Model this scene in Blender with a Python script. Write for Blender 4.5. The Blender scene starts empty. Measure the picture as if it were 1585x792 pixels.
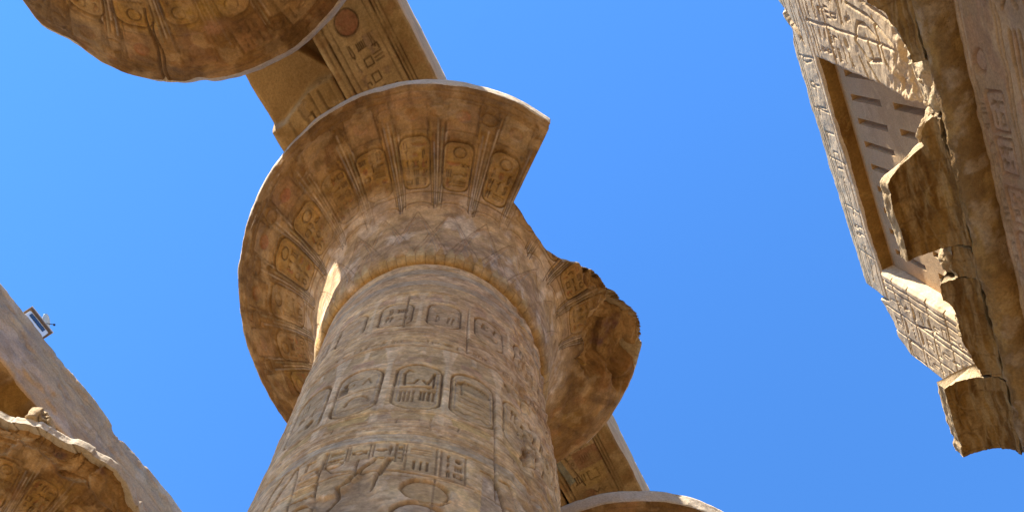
import bpy, math
import numpy as np
from mathutils import Matrix, Vector

# ------------------------------------------------------------------ camera, sky, sun, exposure
sc = bpy.context.scene
COL = sc.collection
cam_d = bpy.data.cameras.new("camera")
cam = bpy.data.objects.new("camera", cam_d)
COL.objects.link(cam)
sc.camera = cam
RGT = (0.8797818169545782, 0.47456619653480264, -0.027764719746324246)
DWN = (-0.40496316182358805, 0.7175967120677081, -0.5666213871673516)
FWD = (-0.2489754849818413, 0.509746882223033, 0.8235103666268879)
cam.matrix_world = Matrix(((RGT[0], -DWN[0], -FWD[0], 0.0),
                           (RGT[1], -DWN[1], -FWD[1], 0.0),
                           (RGT[2], -DWN[2], -FWD[2], 1.6),
                           (0, 0, 0, 1)))
cam_d.sensor_width = 36.0
cam_d.lens = 36.0 * 1492.163 / 1585.0
cam_d.shift_y = (1055.21 - 396.0) / 1585.0
cam_d.clip_start = 0.1
cam_d.clip_end = 5000.0

SUN = Vector((-0.139, -0.88, 1.0)).normalized()
sun_d = bpy.data.lights.new("sun", 'SUN')
sun_d.energy = 5.0
sun_d.angle = math.radians(0.5)
sun_d.color = (1.0, 0.955, 0.86)
sun = bpy.data.objects.new("sun", sun_d)
COL.objects.link(sun)
sun.rotation_euler = SUN.to_track_quat('Z', 'Y').to_euler()
sun.location = (0, -20, 60)

w = bpy.data.worlds.new("World")
sc.world = w
w.use_nodes = True
wn = w.node_tree
bg = wn.nodes["Background"]
sky = wn.nodes.new("ShaderNodeTexSky")
sky.sky_type = 'NISHITA'
sky.sun_disc = False
sky.sun_elevation = math.asin(SUN.z)
sky.sun_rotation = math.atan2(SUN.x, SUN.y)
sky.altitude = 80.0
sky.air_density = 1.0
sky.dust_density = 0.0
sky.ozone_density = 10.0
hs = wn.nodes.new("ShaderNodeHueSaturation")
hs.inputs["Saturation"].default_value = 1.10
wn.links.new(sky.outputs[0], hs.inputs["Color"])
wn.links.new(hs.outputs[0], bg.inputs[0])
bg.inputs[1].default_value = 0.122

sc.view_settings.view_transform = 'Standard'
sc.view_settings.look = 'None'
sc.view_settings.gamma = 1.0
sc.view_settings.use_curve_mapping = False
sc.view_settings.exposure = 1.75
sc.render.engine = 'CYCLES'
sc.cycles.max_bounces = 8
sc.cycles.diffuse_bounces = 6

# ------------------------------------------------------------------ numpy noise
_rt = np.random.RandomState(7).rand(512)
_pm = np.random.RandomState(11).permutation(512)
def _h(*idx):
    v = np.zeros(idx[0].shape, np.int64)
    for q in idx:
        v = _pm[(v + q) & 511]
    return _rt[v]
def noise2(x, y, seed=0):
    x = np.asarray(x, float); y = np.asarray(y, float)
    xi = np.floor(x).astype(np.int64); yi = np.floor(y).astype(np.int64)
    fx = x - xi; fy = y - yi
    fx = fx * fx * (3 - 2 * fx); fy = fy * fy * (3 - 2 * fy)
    s = np.full(xi.shape, seed, np.int64)
    a = _h(s, xi, yi); b = _h(s, xi + 1, yi); c = _h(s, xi, yi + 1); d = _h(s, xi + 1, yi + 1)
    return (a + (b - a) * fx) * (1 - fy) + (c + (d - c) * fx) * fy
def fbm2(x, y, seed=0, o=4):
    t = 0; a = 1; n = 0
    for k in range(o):
        t = t + a * noise2(x * 2 ** k, y * 2 ** k, seed + 17 * k); n += a; a *= .5
    return t / n
def noise3(x, y, z, seed=0):
    xi = np.floor(x).astype(np.int64); yi = np.floor(y).astype(np.int64); zi = np.floor(z).astype(np.int64)
    fx = x - xi; fy = y - yi; fz = z - zi
    fx = fx * fx * (3 - 2 * fx); fy = fy * fy * (3 - 2 * fy); fz = fz * fz * (3 - 2 * fz)
    s = np.full(xi.shape, seed, np.int64); r = 0
    for i in (0, 1):
        for j in (0, 1):
            for k in (0, 1):
                r = r + _h(s, xi + i, yi + j, zi + k) * (fx if i else 1 - fx) * (fy if j else 1 - fy) * (fz if k else 1 - fz)
    return r
def fbm3(P, f, seed=0, o=4):
    t = 0; a = 1; n = 0
    for k in range(o):
        g = f * 2 ** k
        t = t + a * noise3(P[..., 0] * g, P[..., 1] * g, P[..., 2] * g, seed + 13 * k); n += a; a *= .5
    return t / n
def facet2(u, v, f, seed=0):
    """angular broken-stone relief: tilted flat cells"""
    x = np.asarray(u, float) * f; y = np.asarray(v, float) * f
    xi = np.floor(x).astype(np.int64); yi = np.floor(y).astype(np.int64)
    best = np.full(x.shape, 9.0); out = np.zeros(x.shape); s = np.full(xi.shape, seed, np.int64)
    for i in (-1, 0, 1):
        for j in (-1, 0, 1):
            a = _h(s, xi + i, yi + j); b = _h(s + 3, xi + i, yi + j); c = _h(s + 7, xi + i, yi + j)
            dx = x - (xi + i + a); dy = y - (yi + j + b); d = dx * dx + dy * dy
            val = c + (a - .5) * 1.6 * dx + (b - .5) * 1.6 * dy
            m = d < best; out = np.where(m, val, out); best = np.where(m, d, best)
    return out
def sstep(a, b, x):
    t = np.clip((x - a) / (b - a + 1e-12), 0, 1)
    return t * t * (3 - 2 * t)

# ------------------------------------------------------------------ materials
def stone(name, dark, base, light, grain=1.0, bump=0.35, pig=False, streak=0.0, scale=1.0):
    m = bpy.data.materials.new(name)
    m.use_nodes = True
    nt = m.node_tree; N = nt.nodes; L = nt.links
    bs = N["Principled BSDF"]
    bs.inputs["Roughness"].default_value = 0.93
    bs.inputs["Specular IOR Level"].default_value = 0.12
    tc = N.new("ShaderNodeTexCoord")
    src = tc.outputs["Object"]
    def noise(sc_, det, rough=0.6, dist=0.0, vec=None):
        n = N.new("ShaderNodeTexNoise")
        n.inputs["Scale"].default_value = sc_; n.inputs["Detail"].default_value = det
        n.inputs["Roughness"].default_value = rough; n.inputs["Distortion"].default_value = dist
        L.new(vec or src, n.inputs["Vector"]); return n.outputs["Fac"]
    def mix(f, a, b, mode='MIX'):
        x = N.new("ShaderNodeMix"); x.data_type = 'RGBA'; x.blend_type = mode
        for s, v in ((x.inputs[0], f), (x.inputs[6], a), (x.inputs[7], b)):
            if hasattr(v, 'links'): L.new(v, s)
            elif isinstance(v, (int, float)): s.default_value = v
            else: s.default_value = (*v, 1)
        return x.outputs[2]
    def ramp(f, lo, hi, a=0.0, b=1.0):
        r = N.new("ShaderNodeMapRange"); r.inputs[1].default_value = lo; r.inputs[2].default_value = hi
        r.inputs[3].default_value = a; r.inputs[4].default_value = b; r.interpolation_type = 'SMOOTHSTEP'
        L.new(f, r.inputs[0]); return r.outputs[0]
    big = noise(0.55 * scale, 7, 0.62, 0.6)
    c = mix(ramp(big, .36, .52), dark, base)
    c = mix(ramp(noise(1.7 * scale, 8, 0.65, 0.8), .50, .68), c, light)
    c = mix(ramp(noise(4.5 * scale, 8, 0.7, 0.3), .56, .70, 0, .55), c, dark)
    if pig:
        at = N.new("ShaderNodeAttribute"); at.attribute_name = "pigment"
        wear = ramp(noise(9.0 * scale, 7, 0.7), .32, .62, 1.0, 0.72)
        mu = N.new("ShaderNodeMath"); mu.operation = 'MULTIPLY'
        L.new(at.outputs["Alpha"], mu.inputs[0]); L.new(wear, mu.inputs[1])
        c = mix(mu.outputs[0], c, at.outputs["Color"])
    sp = ramp(noise(26.0 * scale, 5, 0.75), .3, .7, 0.80, 1.16)
    cv = N.new("ShaderNodeCombineColor")
    for k in range(3): L.new(sp, cv.inputs[k])
    c = mix(1.0, c, cv.outputs[0], 'MULTIPLY')
    L.new(c, bs.inputs["Base Color"])
    b1 = noise(7.0 * scale, 9, 0.68, 0.2)
    vo = N.new("ShaderNodeTexVoronoi"); vo.inputs["Scale"].default_value = 22 * scale; L.new(src, vo.inputs["Vector"])
    pit = ramp(vo.outputs["Distance"], .0, .28, -.25, 0)
    b2 = noise(48.0 * scale, 4, 0.6)
    ad = N.new("ShaderNodeMath"); ad.operation = 'MULTIPLY_ADD'; L.new(b2, ad.inputs[0]); ad.inputs[1].default_value = .22 * grain; L.new(b1, ad.inputs[2])
    ad2 = N.new("ShaderNodeMath"); ad2.operation = 'ADD'; L.new(ad.outputs[0], ad2.inputs[0]); L.new(pit, ad2.inputs[1])
    out = ad2.outputs[0]
    if streak:
        mp = N.new("ShaderNodeMapping"); mp.inputs["Scale"].default_value = (0.35, 6.0, 6.0); L.new(src, mp.inputs["Vector"])
        st = noise(1.4, 6, 0.6, 1.5, mp.outputs[0])
        ad3 = N.new("ShaderNodeMath"); ad3.operation = 'MULTIPLY_ADD'; L.new(st, ad3.inputs[0]); ad3.inputs[1].default_value = streak; L.new(out, ad3.inputs[2])
        out = ad3.outputs[0]
    bp = N.new("ShaderNodeBump"); bp.inputs["Strength"].default_value = bump; bp.inputs["Distance"].default_value = 0.06
    L.new(out, bp.inputs["Height"]); L.new(bp.outputs[0], bs.inputs["Normal"])
    return m

def plain(name, col, rough=0.5, metal=0.0):
    m = bpy.data.materials.new(name); m.use_nodes = True
    nt = m.node_tree; N = nt.nodes; L = nt.links; bs = N["Principled BSDF"]
    n = N.new("ShaderNodeTexNoise"); n.inputs["Scale"].default_value = 14; n.inputs["Detail"].default_value = 6
    tc = N.new("ShaderNodeTexCoord"); L.new(tc.outputs["Object"], n.inputs["Vector"])
    x = N.new("ShaderNodeMix"); x.data_type = 'RGBA'
    x.inputs[6].default_value = (*[v * .78 for v in col], 1); x.inputs[7].default_value = (*[min(1, v * 1.1) for v in col], 1)
    L.new(n.outputs["Fac"], x.inputs[0]); L.new(x.outputs[2], bs.inputs["Base Color"])
    bs.inputs["Roughness"].default_value = rough; bs.inputs["Metallic"].default_value = metal
    return m

M_SHAFT = stone("sandstone_shaft", (0.403, 0.230, 0.099), (0.538, 0.315, 0.138), (0.659, 0.401, 0.182), pig=True, bump=.22)
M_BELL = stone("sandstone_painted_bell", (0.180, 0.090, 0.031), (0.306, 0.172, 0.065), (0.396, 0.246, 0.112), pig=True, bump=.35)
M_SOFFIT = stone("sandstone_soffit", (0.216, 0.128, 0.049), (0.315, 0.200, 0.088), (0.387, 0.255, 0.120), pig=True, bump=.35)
M_FACE = stone("sandstone_grey_face", (0.381, 0.240, 0.122), (0.473, 0.306, 0.159), (0.530, 0.348, 0.181), pig=True, bump=.5)
M_WALL = stone("sandstone_lit_wall", (0.425, 0.294, 0.163), (0.540, 0.386, 0.223), (0.644, 0.473, 0.281), pig=True, bump=.28)
M_SIDE = stone("sandstone_side_architrave", (0.306, 0.179, 0.084), (0.408, 0.250, 0.122), (0.487, 0.310, 0.156), pig=True, bump=.35)
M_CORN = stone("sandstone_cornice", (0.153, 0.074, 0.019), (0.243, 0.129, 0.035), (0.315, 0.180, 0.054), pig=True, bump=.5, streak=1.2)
M_TORUS = stone("sandstone_torus", (0.209, 0.111, 0.033), (0.314, 0.178, 0.060), (0.399, 0.246, 0.096), bump=.8, pig=True)
M_RIM = stone("sandstone_rim", (0.381, 0.296, 0.201), (0.472, 0.376, 0.264), (0.526, 0.430, 0.319), bump=.35)
M_BROKEN = stone("sandstone_broken", (0.356, 0.246, 0.134), (0.499, 0.358, 0.202), (0.642, 0.493, 0.298), bump=.9, grain=2)
M_ABAC = stone("sandstone_plain", (0.300, 0.189, 0.091), (0.400, 0.261, 0.133), (0.460, 0.315, 0.168), bump=.35)
M_GRILLE = stone("sandstone_grille", (0.395, 0.247, 0.118), (0.461, 0.295, 0.146), (0.515, 0.335, 0.168), bump=.5, scale=1.6)
M_GROUND = stone("sandy_ground", (.20, .14, .078), (.25, .178, .10), (.29, .21, .125), bump=.5, scale=.4)

# ------------------------------------------------------------------ object helpers
def empty(name, loc, label=None, cat=None, group=None):
    o = bpy.data.objects.new(name, None); COL.objects.link(o); o.location = loc
    o.empty_display_size = .3
    if label: o["label"] = label; o["category"] = cat; o["kind"] = "thing"
    if group: o["group"] = group
    return o
def link(name, me, mats, parent=None, loc=(0, 0, 0), smooth=True):
    for m in (mats if isinstance(mats, (list, tuple)) else [mats]): me.materials.append(m)
    me.polygons.foreach_set("use_smooth", np.full(len(me.polygons), smooth, bool))
    o = bpy.data.objects.new(name, me); COL.objects.link(o)
    o.location = loc
    if parent: o.parent = parent
    return o
def mesh_np(name, V, F4, pig=None, extra=None, midx=None):
    """vertices (n,3), quads (m,4), extra polygons as index lists"""
    me = bpy.data.meshes.new(name)
    V = np.asarray(V, np.float32); F4 = np.asarray(F4, np.int32)
    loops = F4.reshape(-1); tot = np.full(len(F4), 4, np.int32)
    if extra:
        for e in extra:
            loops = np.concatenate([loops, np.asarray(e, np.int32)]); tot = np.append(tot, len(e)).astype(np.int32)
    me.vertices.add(len(V)); me.vertices.foreach_set("co", V.reshape(-1))
    me.loops.add(len(loops)); me.loops.foreach_set("vertex_index", loops.astype(np.int32))
    st = np.concatenate([[0], np.cumsum(tot)[:-1]]).astype(np.int32)
    me.polygons.add(len(tot)); me.polygons.foreach_set("loop_start", st); me.polygons.foreach_set("loop_total", tot)
    if midx is not None: me.polygons.foreach_set("material_index", np.asarray(midx, np.int32))
    me.update(calc_edges=True)
    if pig is not None:
        at = me.attributes.new("pigment", 'FLOAT_COLOR', 'POINT')
        at.data.foreach_set("color", np.asarray(pig, np.float32).reshape(-1))
    me.validate()
    return me
def quads(H, W, wrap=False, flip=False, off=0):
    I = np.arange(H * W).reshape(H, W) + off
    if wrap: I = np.concatenate([I, I[:, :1]], 1)
    q = np.stack([I[:-1, :-1], I[:-1, 1:], I[1:, 1:], I[1:, :-1]], -1).reshape(-1, 4)
    return q[:, ::-1] if flip else q
def grid_normals(P, wrap=False):
    if wrap:
        du = np.roll(P, -1, 1) - np.roll(P, 1, 1)
    else:
        du = np.gradient(P, axis=1)
    dv = np.gradient(P, axis=0)
    n = np.cross(du, dv)
    return n / (np.linalg.norm(n, axis=2, keepdims=True) + 1e-9)
def slab(name, P, ext, mat, parent=None, pig=None, steps=3, amp=0.0, flip=False, seed=0, loc=(0, 0, 0), side_mat=None):
    """front grid P (H,W,3), closed by extruding its border along ext"""
    H, W = P.shape[:2]; ext = np.array(ext, float)
    V = [P.reshape(-1, 3)]
    I = np.arange(H * W).reshape(H, W)
    b = np.concatenate([I[0, :-1], I[:-1, -1], I[-1, :0:-1], I[:0:-1, 0]])
    Pb = P.reshape(-1, 3)[b]
    F = [quads(H, W, flip=flip)]; prev = b; off = H * W
    nb = len(b)
    for k in range(1, steps + 1):
        Q = Pb + ext * k / steps
        if amp and k < steps:
            Q = Q + (np.stack([fbm3(Q, 1.3, seed + 3 * c, 3) for c in range(3)], -1) - .5) * amp
        V.append(Q); cur = np.arange(nb) + off; off += nb
        q = np.stack([prev, cur, np.roll(cur, -1), np.roll(prev, -1)], -1)
        F.append(q[:, ::-1] if flip else q); prev = cur
    cap = prev if flip else prev[::-1]
    V = np.concatenate(V); Fq = np.concatenate(F)
    pg = None
    if pig is not None:
        pg = np.zeros((len(V), 4)); pg[:H * W] = pig.reshape(-1, 4)
    mats = [mat]; mi = None
    if side_mat:
        mats.append(side_mat); mi = np.ones(len(Fq) + 1); mi[:(H - 1) * (W - 1)] = 0
    return link(name, mesh_np(name, V, Fq, pg, [list(cap)], mi), mats, parent, loc)
def rough_box(name, lo, hi, mat, parent=None, step=.12, amp=.03, wear=.04, seed=0, loc=(0, 0, 0)):
    lo = np.array(lo, float); hi = np.array(hi, float); d = hi - lo
    n = np.maximum(2, np.round(d / step).astype(int) + 1)
    Vs = []; Fs = []; off = 0
    for ax in range(3):
        a, b_ = [k for k in range(3) if k != ax]
        for side in (0, 1):
            A, B = np.meshgrid(np.linspace(0, 1, n[a]), np.linspace(0, 1, n[b_]), indexing='xy')
            P = np.zeros(A.shape + (3,)); P[..., a] = A; P[..., b_] = B; P[..., ax] = side
            fl = (side == 0) if ax != 1 else (side == 1)
            Fs.append(quads(P.shape[0], P.shape[1], flip=fl, off=off)); Vs.append(P.reshape(-1, 3)); off += A.size
    T = np.concatenate(Vs); F = np.concatenate(Fs)
    key = np.round(T * 4096).astype(np.int64); _, idx, inv = np.unique(key, axis=0, return_index=True, return_inverse=True)
    T = T[idx]; F = inv.reshape(-1)[F]
    P = lo + T * d
    dd = np.minimum(T, 1 - T) * d
    srt = np.sort(dd, 1)
    edge = sstep(.16, 0, srt[:, 1]) * (srt[:, 0] < .2)
    Pn = P + np.array(loc)
    wamp = wear * (0.25 + 2.2 * np.clip(fbm3(Pn, 1.6, seed + 5, 4) - .42, 0, 1) * 3)
    cdir = np.where(T < .5, 1.0, -1.0) * (dd < .16)
    P = P + cdir * (edge * wamp)[:, None]
    P = P + (np.stack([fbm3(Pn, 2.2, seed + 31 * c, 4) for c in range(3)], -1) - .5) * amp * 2
    return link(name, mesh_np(name, P, F), mat, parent, loc)
def lathe(name, prof, mat, parent=None, n=96, amp=0.0, seed=0, loc=(0, 0, 0)):
    th = np.linspace(0, 2 * np.pi, n, endpoint=False); pr = np.array(prof, float)
    P = np.zeros((len(pr), n, 3)); P[..., 0] = pr[:, :1] * np.cos(th); P[..., 1] = pr[:, :1] * np.sin(th); P[..., 2] = pr[:, 1:2]
    if amp: P[..., :2] *= 1 + (fbm3(P, 1.2, seed, 4)[..., None] - .5) * amp
    F = quads(len(pr), n, wrap=True)
    return link(name, mesh_np(name, P.reshape(-1, 3), F, None, [list(range(n))[::-1], list(range(len(pr) * n - n, len(pr) * n))]), mat, parent, loc)

# ------------------------------------------------------------------ carving canvas (surface coordinates in metres)
OCHRE = (.38, .205, .045); RED = (.30, .10, .05); BLUE = (.20, .215, .215); PALE = (.66, .47, .28); BROWN = (.17, .10, .05)
LINE = (.105, .056, .025); GREEN = (.25, .22, .13); CREAM = (.52, .41, .29)
class Canvas:
    def __init__(s, us, vs):
        s.us = np.asarray(us, float); s.vs = np.asarray(vs, float)
        s.H = len(vs); s.W = len(us)
        s.h = np.zeros((s.H, s.W)); s.c = np.zeros((s.H, s.W, 3)); s.a = np.zeros((s.H, s.W))
        s.wf = .68; s.df = 1.0; s.eps = .5 * max(abs(s.us[1] - s.us[0]), abs(s.vs[1] - s.vs[0]))
    def win(s, u0, u1, v0, v1):
        i0 = np.searchsorted(s.us, u0); i1 = np.searchsorted(s.us, u1); j0 = np.searchsorted(s.vs, v0); j1 = np.searchsorted(s.vs, v1)
        if i1 <= i0 or j1 <= j0: return None
        sl = (slice(j0, j1), slice(i0, i1)); U, V = np.meshgrid(s.us[i0:i1], s.vs[j0:j1]); return sl, U, V
    def put(s, sl, k, d, c, a):
        if d: s.h[sl] = np.minimum(s.h[sl], -d * k) if d > 0 else np.maximum(s.h[sl], -d * k)
        if c is not None:
            if c is LINE or c is BROWN: a = min(.95, a * 1.45)
            f = (k * a)[..., None]; A = s.a[sl][..., None]; an = f + A * (1 - f)
            s.c[sl] = np.where(an > 1e-6, (np.array(c) * f + s.c[sl] * A * (1 - f)) / np.maximum(an, 1e-6), s.c[sl]); s.a[sl] = an[..., 0]
    def stroke(s, pts, w, d=.03, c=None, a=.6, close=False):
        w = w * s.wf; d = d * s.df
        p = np.array(pts, float)
        if close: p = np.concatenate([p, p[:1]])
        m = w + 2 * s.eps; q = s.win(p[:, 0].min() - m, p[:, 0].max() + m, p[:, 1].min() - m, p[:, 1].max() + m)
        if q is None: return
        sl, U, V = q; D = np.full(U.shape, 9.)
        for A, B in zip(p[:-1], p[1:]):
            e = B - A; l2 = e @ e + 1e-12
            t = np.clip(((U - A[0]) * e[0] + (V - A[1]) * e[1]) / l2, 0, 1)
            D = np.minimum(D, np.hypot(U - A[0] - t * e[0], V - A[1] - t * e[1]))
        s.put(sl, sstep(w / 2 + s.eps, max(w / 2 - s.eps * 1.2, 0), D), d, c, a)
    def fill(s, pts, d=.02, c=None, a=.6, soft=None, rough=0):
        p = np.array(pts, float); e = soft or s.eps; m = 2 * e + rough
        q = s.win(p[:, 0].min() - m, p[:, 0].max() + m, p[:, 1].min() - m, p[:, 1].max() + m)
        if q is None: return
        sl, U, V = q
        if rough:
            U = U + (fbm2(U * 4, V * 4, 3) - .5) * 2 * rough; V = V + (fbm2(U * 4, V * 4, 9) - .5) * 2 * rough
        ins = np.zeros(U.shape, bool); D = np.full(U.shape, 9.)
        for A, B in zip(p, np.roll(p, -1, 0)):
            cr = ((A[1] > V) != (B[1] > V)); xx = (B[0] - A[0]) * (V - A[1]) / (B[1] - A[1] + 1e-12) + A[0]
            ins ^= cr & (U < xx)
            e2 = B - A; t = np.clip(((U - A[0]) * e2[0] + (V - A[1]) * e2[1]) / (e2 @ e2 + 1e-12), 0, 1)
            D = np.minimum(D, np.hypot(U - A[0] - t * e2[0], V - A[1] - t * e2[1]))
        k = sstep(-e, e, np.where(ins, D, -D)); s.put(sl, k, d, c, a)
    def ring(s, cu, cv, ru, rv, w, d=.03, c=None, a=.6):
        t = np.linspace(0, 2 * np.pi, 25); s.stroke(np.stack([cu + ru * np.cos(t), cv + rv * np.sin(t)], 1), w, d, c, a)
    def disc(s, cu, cv, ru, rv, d=.02, c=None, a=.6):
        t = np.linspace(0, 2 * np.pi, 24, endpoint=False); s.fill(np.stack([cu + ru * np.cos(t), cv + rv * np.sin(t)], 1), d, c, a)
    def rrect(s, u0, u1, v0, v1, r, w, d=.03, c=None, a=.6, filld=None, fc=None, fa=.5):
        p = []
        for cx, cy, q in ((u1 - r, v1 - r, 0), (u0 + r, v1 - r, 1), (u0 + r, v0 + r, 2), (u1 - r, v0 + r, 3)):
            for t in np.linspace(q * np.pi / 2, (q + 1) * np.pi / 2, 6): p.append((cx + r * math.cos(t), cy + r * math.sin(t)))
        if fc is not None or filld: s.fill(p, filld or 0, fc, fa)
        if w: s.stroke(p, w, d, c, a, True)
    def pig(s): return np.concatenate([s.c, s.a[..., None]], -1)
    def layer(s, f, fv, seed, lo, hi, col, am, mask=1.0):
        U, V = np.meshgrid(s.us, s.vs)
        q = sstep(lo, hi, fbm2(U * f + seed, V * fv, seed, 6)) * am * mask
        an = q + s.a * (1 - q)
        s.c = (np.array(col) * q[..., None] + s.c * (s.a * (1 - q))[..., None]) / np.maximum(an, 1e-6)[..., None]; s.a = an
    def ground(s): s.bc = s.c.copy(); s.ba = s.a.copy()
    def worn(s, f, seed, lo, hi, amt):
        U, V = np.meshgrid(s.us, s.vs); k = amt * sstep(lo, hi, fbm2(U * f, V * f, seed, 6))
        s.c = s.c * (1 - k[..., None]) + s.bc * k[..., None]; s.a = s.a * (1 - k) + s.ba * k; s.h *= 1 - .8 * k
    def grain(s, f, seed, amt):
        U, V = np.meshgrid(s.us, s.vs); n = fbm2(U * f, V * f, seed, 4) - .5
        s.c = np.clip(s.c * (1 + amt * 2 * n[..., None]), .01, .9)
    def fade(s, f, seed, lo=.3, hi=.6, amt=.7):
        U, V = np.meshgrid(s.us, s.vs); n = fbm2(U * f, V * f, seed, 5)
        k = 1 - amt * sstep(lo, hi, n); s.a *= k; s.h *= 1 - amt * .55 * sstep(lo + .08, hi + .08, n)

def arc(cx, cy, rx, ry, a0, a1, n=9):
    t = np.radians(np.linspace(a0, a1, n)); return [(cx + rx * math.cos(q), cy + ry * math.sin(q)) for q in t]
# sign shapes in a unit box: s stroke, f filled, r ring, d disc
GLY = {
 'water': [('s', [(-.5, .0), (-.38, .12), (-.25, -.1), (-.12, .12), (0, -.1), (.12, .12), (.25, -.1), (.38, .12), (.5, 0)])],
 'disc': [('r', 0, 0, .36, .36)],
 'sun': [('d', 0, 0, .38, .38), ('r', 0, 0, .1, .1)],
 'mouth': [('s', arc(0, -.25, .5, .4, 15, 165)), ('s', arc(0, .25, .5, .4, 195, 345))],
 'bread': [('f', arc(0, -.25, .4, .5, 0, 180))],
 'basket': [('f', arc(0, .2, .5, .45, 180, 360))],
 'reed': [('f', [(-.1, -.5), (.02, -.5), (.04, 0), (.18, .3), (.05, .5), (-.12, .25), (-.08, 0)])],
 'reeds': [('s', [(-.25, -.5), (-.22, .3), (-.1, .5), (-.05, .2), (-.2, 0)]), ('s', [(.15, -.5), (.18, .3), (.3, .5), (.35, .2), (.2, 0)])],
 'house': [('s', [(-.2, -.3), (-.45, -.3), (-.45, .3), (.45, .3), (.45, -.3), (.2, -.3)])],
 'strokes': [('s', [(-.3, -.4), (-.3, .4)]), ('s', [(0, -.4), (0, .4)]), ('s', [(.3, -.4), (.3, .4)])],
 'ankh': [('s', [(0, -.5), (0, .02)]), ('s', [(-.28, .02), (.28, .02)]), ('r', 0, .26, .14, .22)],
 'bird': [('f', [(-.45, -.2), (-.1, .1), (-.05, .4), (.1, .5), (.25, .38), (.12, .3), (.12, .05), (.0, -.2)]), ('s', [(-.02, -.2), (-.02, -.48), (.15, -.48)]), ('s', [(-.14, -.18), (-.14, -.48)])],
 'snake': [('s', [(-.5, -.15), (-.2, -.15), (0, .05), (.2, -.1), (.42, -.05), (.45, .25), (.3, .3)])],
 'seated': [('f', [(-.3, -.5), (.35, -.5), (.35, -.38), (.12, -.3), (.15, 0), (.05, .2), (.1, .42), (-.05, .5), (-.18, .4), (-.12, .2), (-.28, .05)]), ('s', [(.02, .1), (.35, .05), (.38, .3)])],
 'sceptre': [('s', [(0, -.5), (0, .35), (.15, .5)]), ('s', [(0, .35), (-.15, .3)])],
 'feather': [('s', [(-.05, -.5), (-.08, .3), (.08, .5), (.2, .3), (.1, -.45)])],
 'bars': [('s', [(-.45, .25), (.45, .25)]), ('s', [(-.45, 0), (.45, 0)]), ('s', [(-.45, -.25), (.45, -.25)])],
 'comb': [('s', [(-.5, .2), (.5, .2)]), ('s', [(-.4, .2), (-.4, -.3)]), ('s', [(-.2, .2), (-.2, -.3)]), ('s', [(0, .2), (0, -.3)]), ('s', [(.2, .2), (.2, -.3)]), ('s', [(.4, .2), (.4, -.3)])],
 'scarab': [('d', 0, -.08, .22, .3), ('d', 0, .32, .13, .12), ('s', [(-.2, .1), (-.4, .35)]), ('s', [(.2, .1), (.4, .35)]), ('s', [(-.2, -.2), (-.4, -.4)]), ('s', [(.2, -.2), (.4, -.4)])],
 'hand': [('s', [(-.5, -.05), (.1, -.05), (.45, .1)]), ('s', [(.1, -.05), (.48, -.12)])],
 'legs': [('s', [(-.2, .4), (-.25, -.4), (-.05, -.4)]), ('s', [(.1, .4), (.15, -.4), (.38, -.4)]), ('s', [(-.3, .4), (.3, .4)])],
 'cloth': [('s', [(-.12, -.45), (-.12, .35), (0, .5), (.12, .35), (.12, -.1)])],
 'box': [('s', [(-.4, -.3), (.4, -.3), (.4, .3), (-.4, .3), (-.4, -.3)])],
 'flag': [('s', [(-.15, -.5), (-.15, .5), (.25, .4), (-.15, .25)])],
}
KEYS = list(GLY)
def glyph(cv, k, cu, cvv, su, sv, w=.03, d=.035, c=LINE, a=.5, fc=None, rot=0.0):
    cr, sr = math.cos(rot), math.sin(rot)
    def T(p): return [(cu + (x * su) * cr - (y * sv) * sr, cvv + (x * su) * sr + (y * sv) * cr) for x, y in p]
    for g in GLY[k]:
        if g[0] == 's': cv.stroke(T(g[1]), w, d, c, a)
        elif g[0] == 'f': cv.fill(T(g[1]), d * .8, fc or c, a)
        elif g[0] == 'r':
            t = np.linspace(0, 2 * np.pi, 17); cv.stroke(T(np.stack([g[1] + g[3] * np.cos(t), g[2] + g[4] * np.sin(t)], 1)), w, d, c, a)
        else:
            t = np.linspace(0, 2 * np.pi, 16, endpoint=False); cv.fill(T(np.stack([g[1] + g[3] * np.cos(t), g[2] + g[4] * np.sin(t)], 1)), d * .8, fc or c, a)
def text_block(cv, u0, u1, v0, v1, nu, nv, rs, w=.025, d=.035, c=LINE, a=.5, fc=None, rot=0):
    du = (u1 - u0) / nu; dv = (v1 - v0) / nv
    for j in range(nv):
        i = 0
        while i < nu:
            k = KEYS[rs.randint(len(KEYS))]; span = 1
            if k in ('water', 'snake', 'bars', 'mouth', 'basket') and nu > 1 and i < nu - 1: span = 2
            cu = u0 + du * (i + span / 2)
            sw = (du * span * .84, dv * .84) if abs(rot) < .5 else (dv * .84, du * span * .84)
            glyph(cv, k, cu, v0 + dv * (j + .5), sw[0], sw[1], w, d, c, a, fc, rot); i += span

# ------------------------------------------------------------------ ground
gx, gy = np.meshgrid(np.concatenate([[-900, -300, -120], np.linspace(-60, 60, 61), [120, 300, 900]]), np.concatenate([[-900, -300, -120], np.linspace(-60, 60, 61), [120, 300, 900]]))
G = np.stack([gx, gy, (fbm2(gx * .2, gy * .2, 4) - .5) * .05], -1)
g = link("ground", mesh_np("ground", G.reshape(-1, 3), quads(*G.shape[:2])), M_GROUND)
g["kind"] = "structure"

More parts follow.
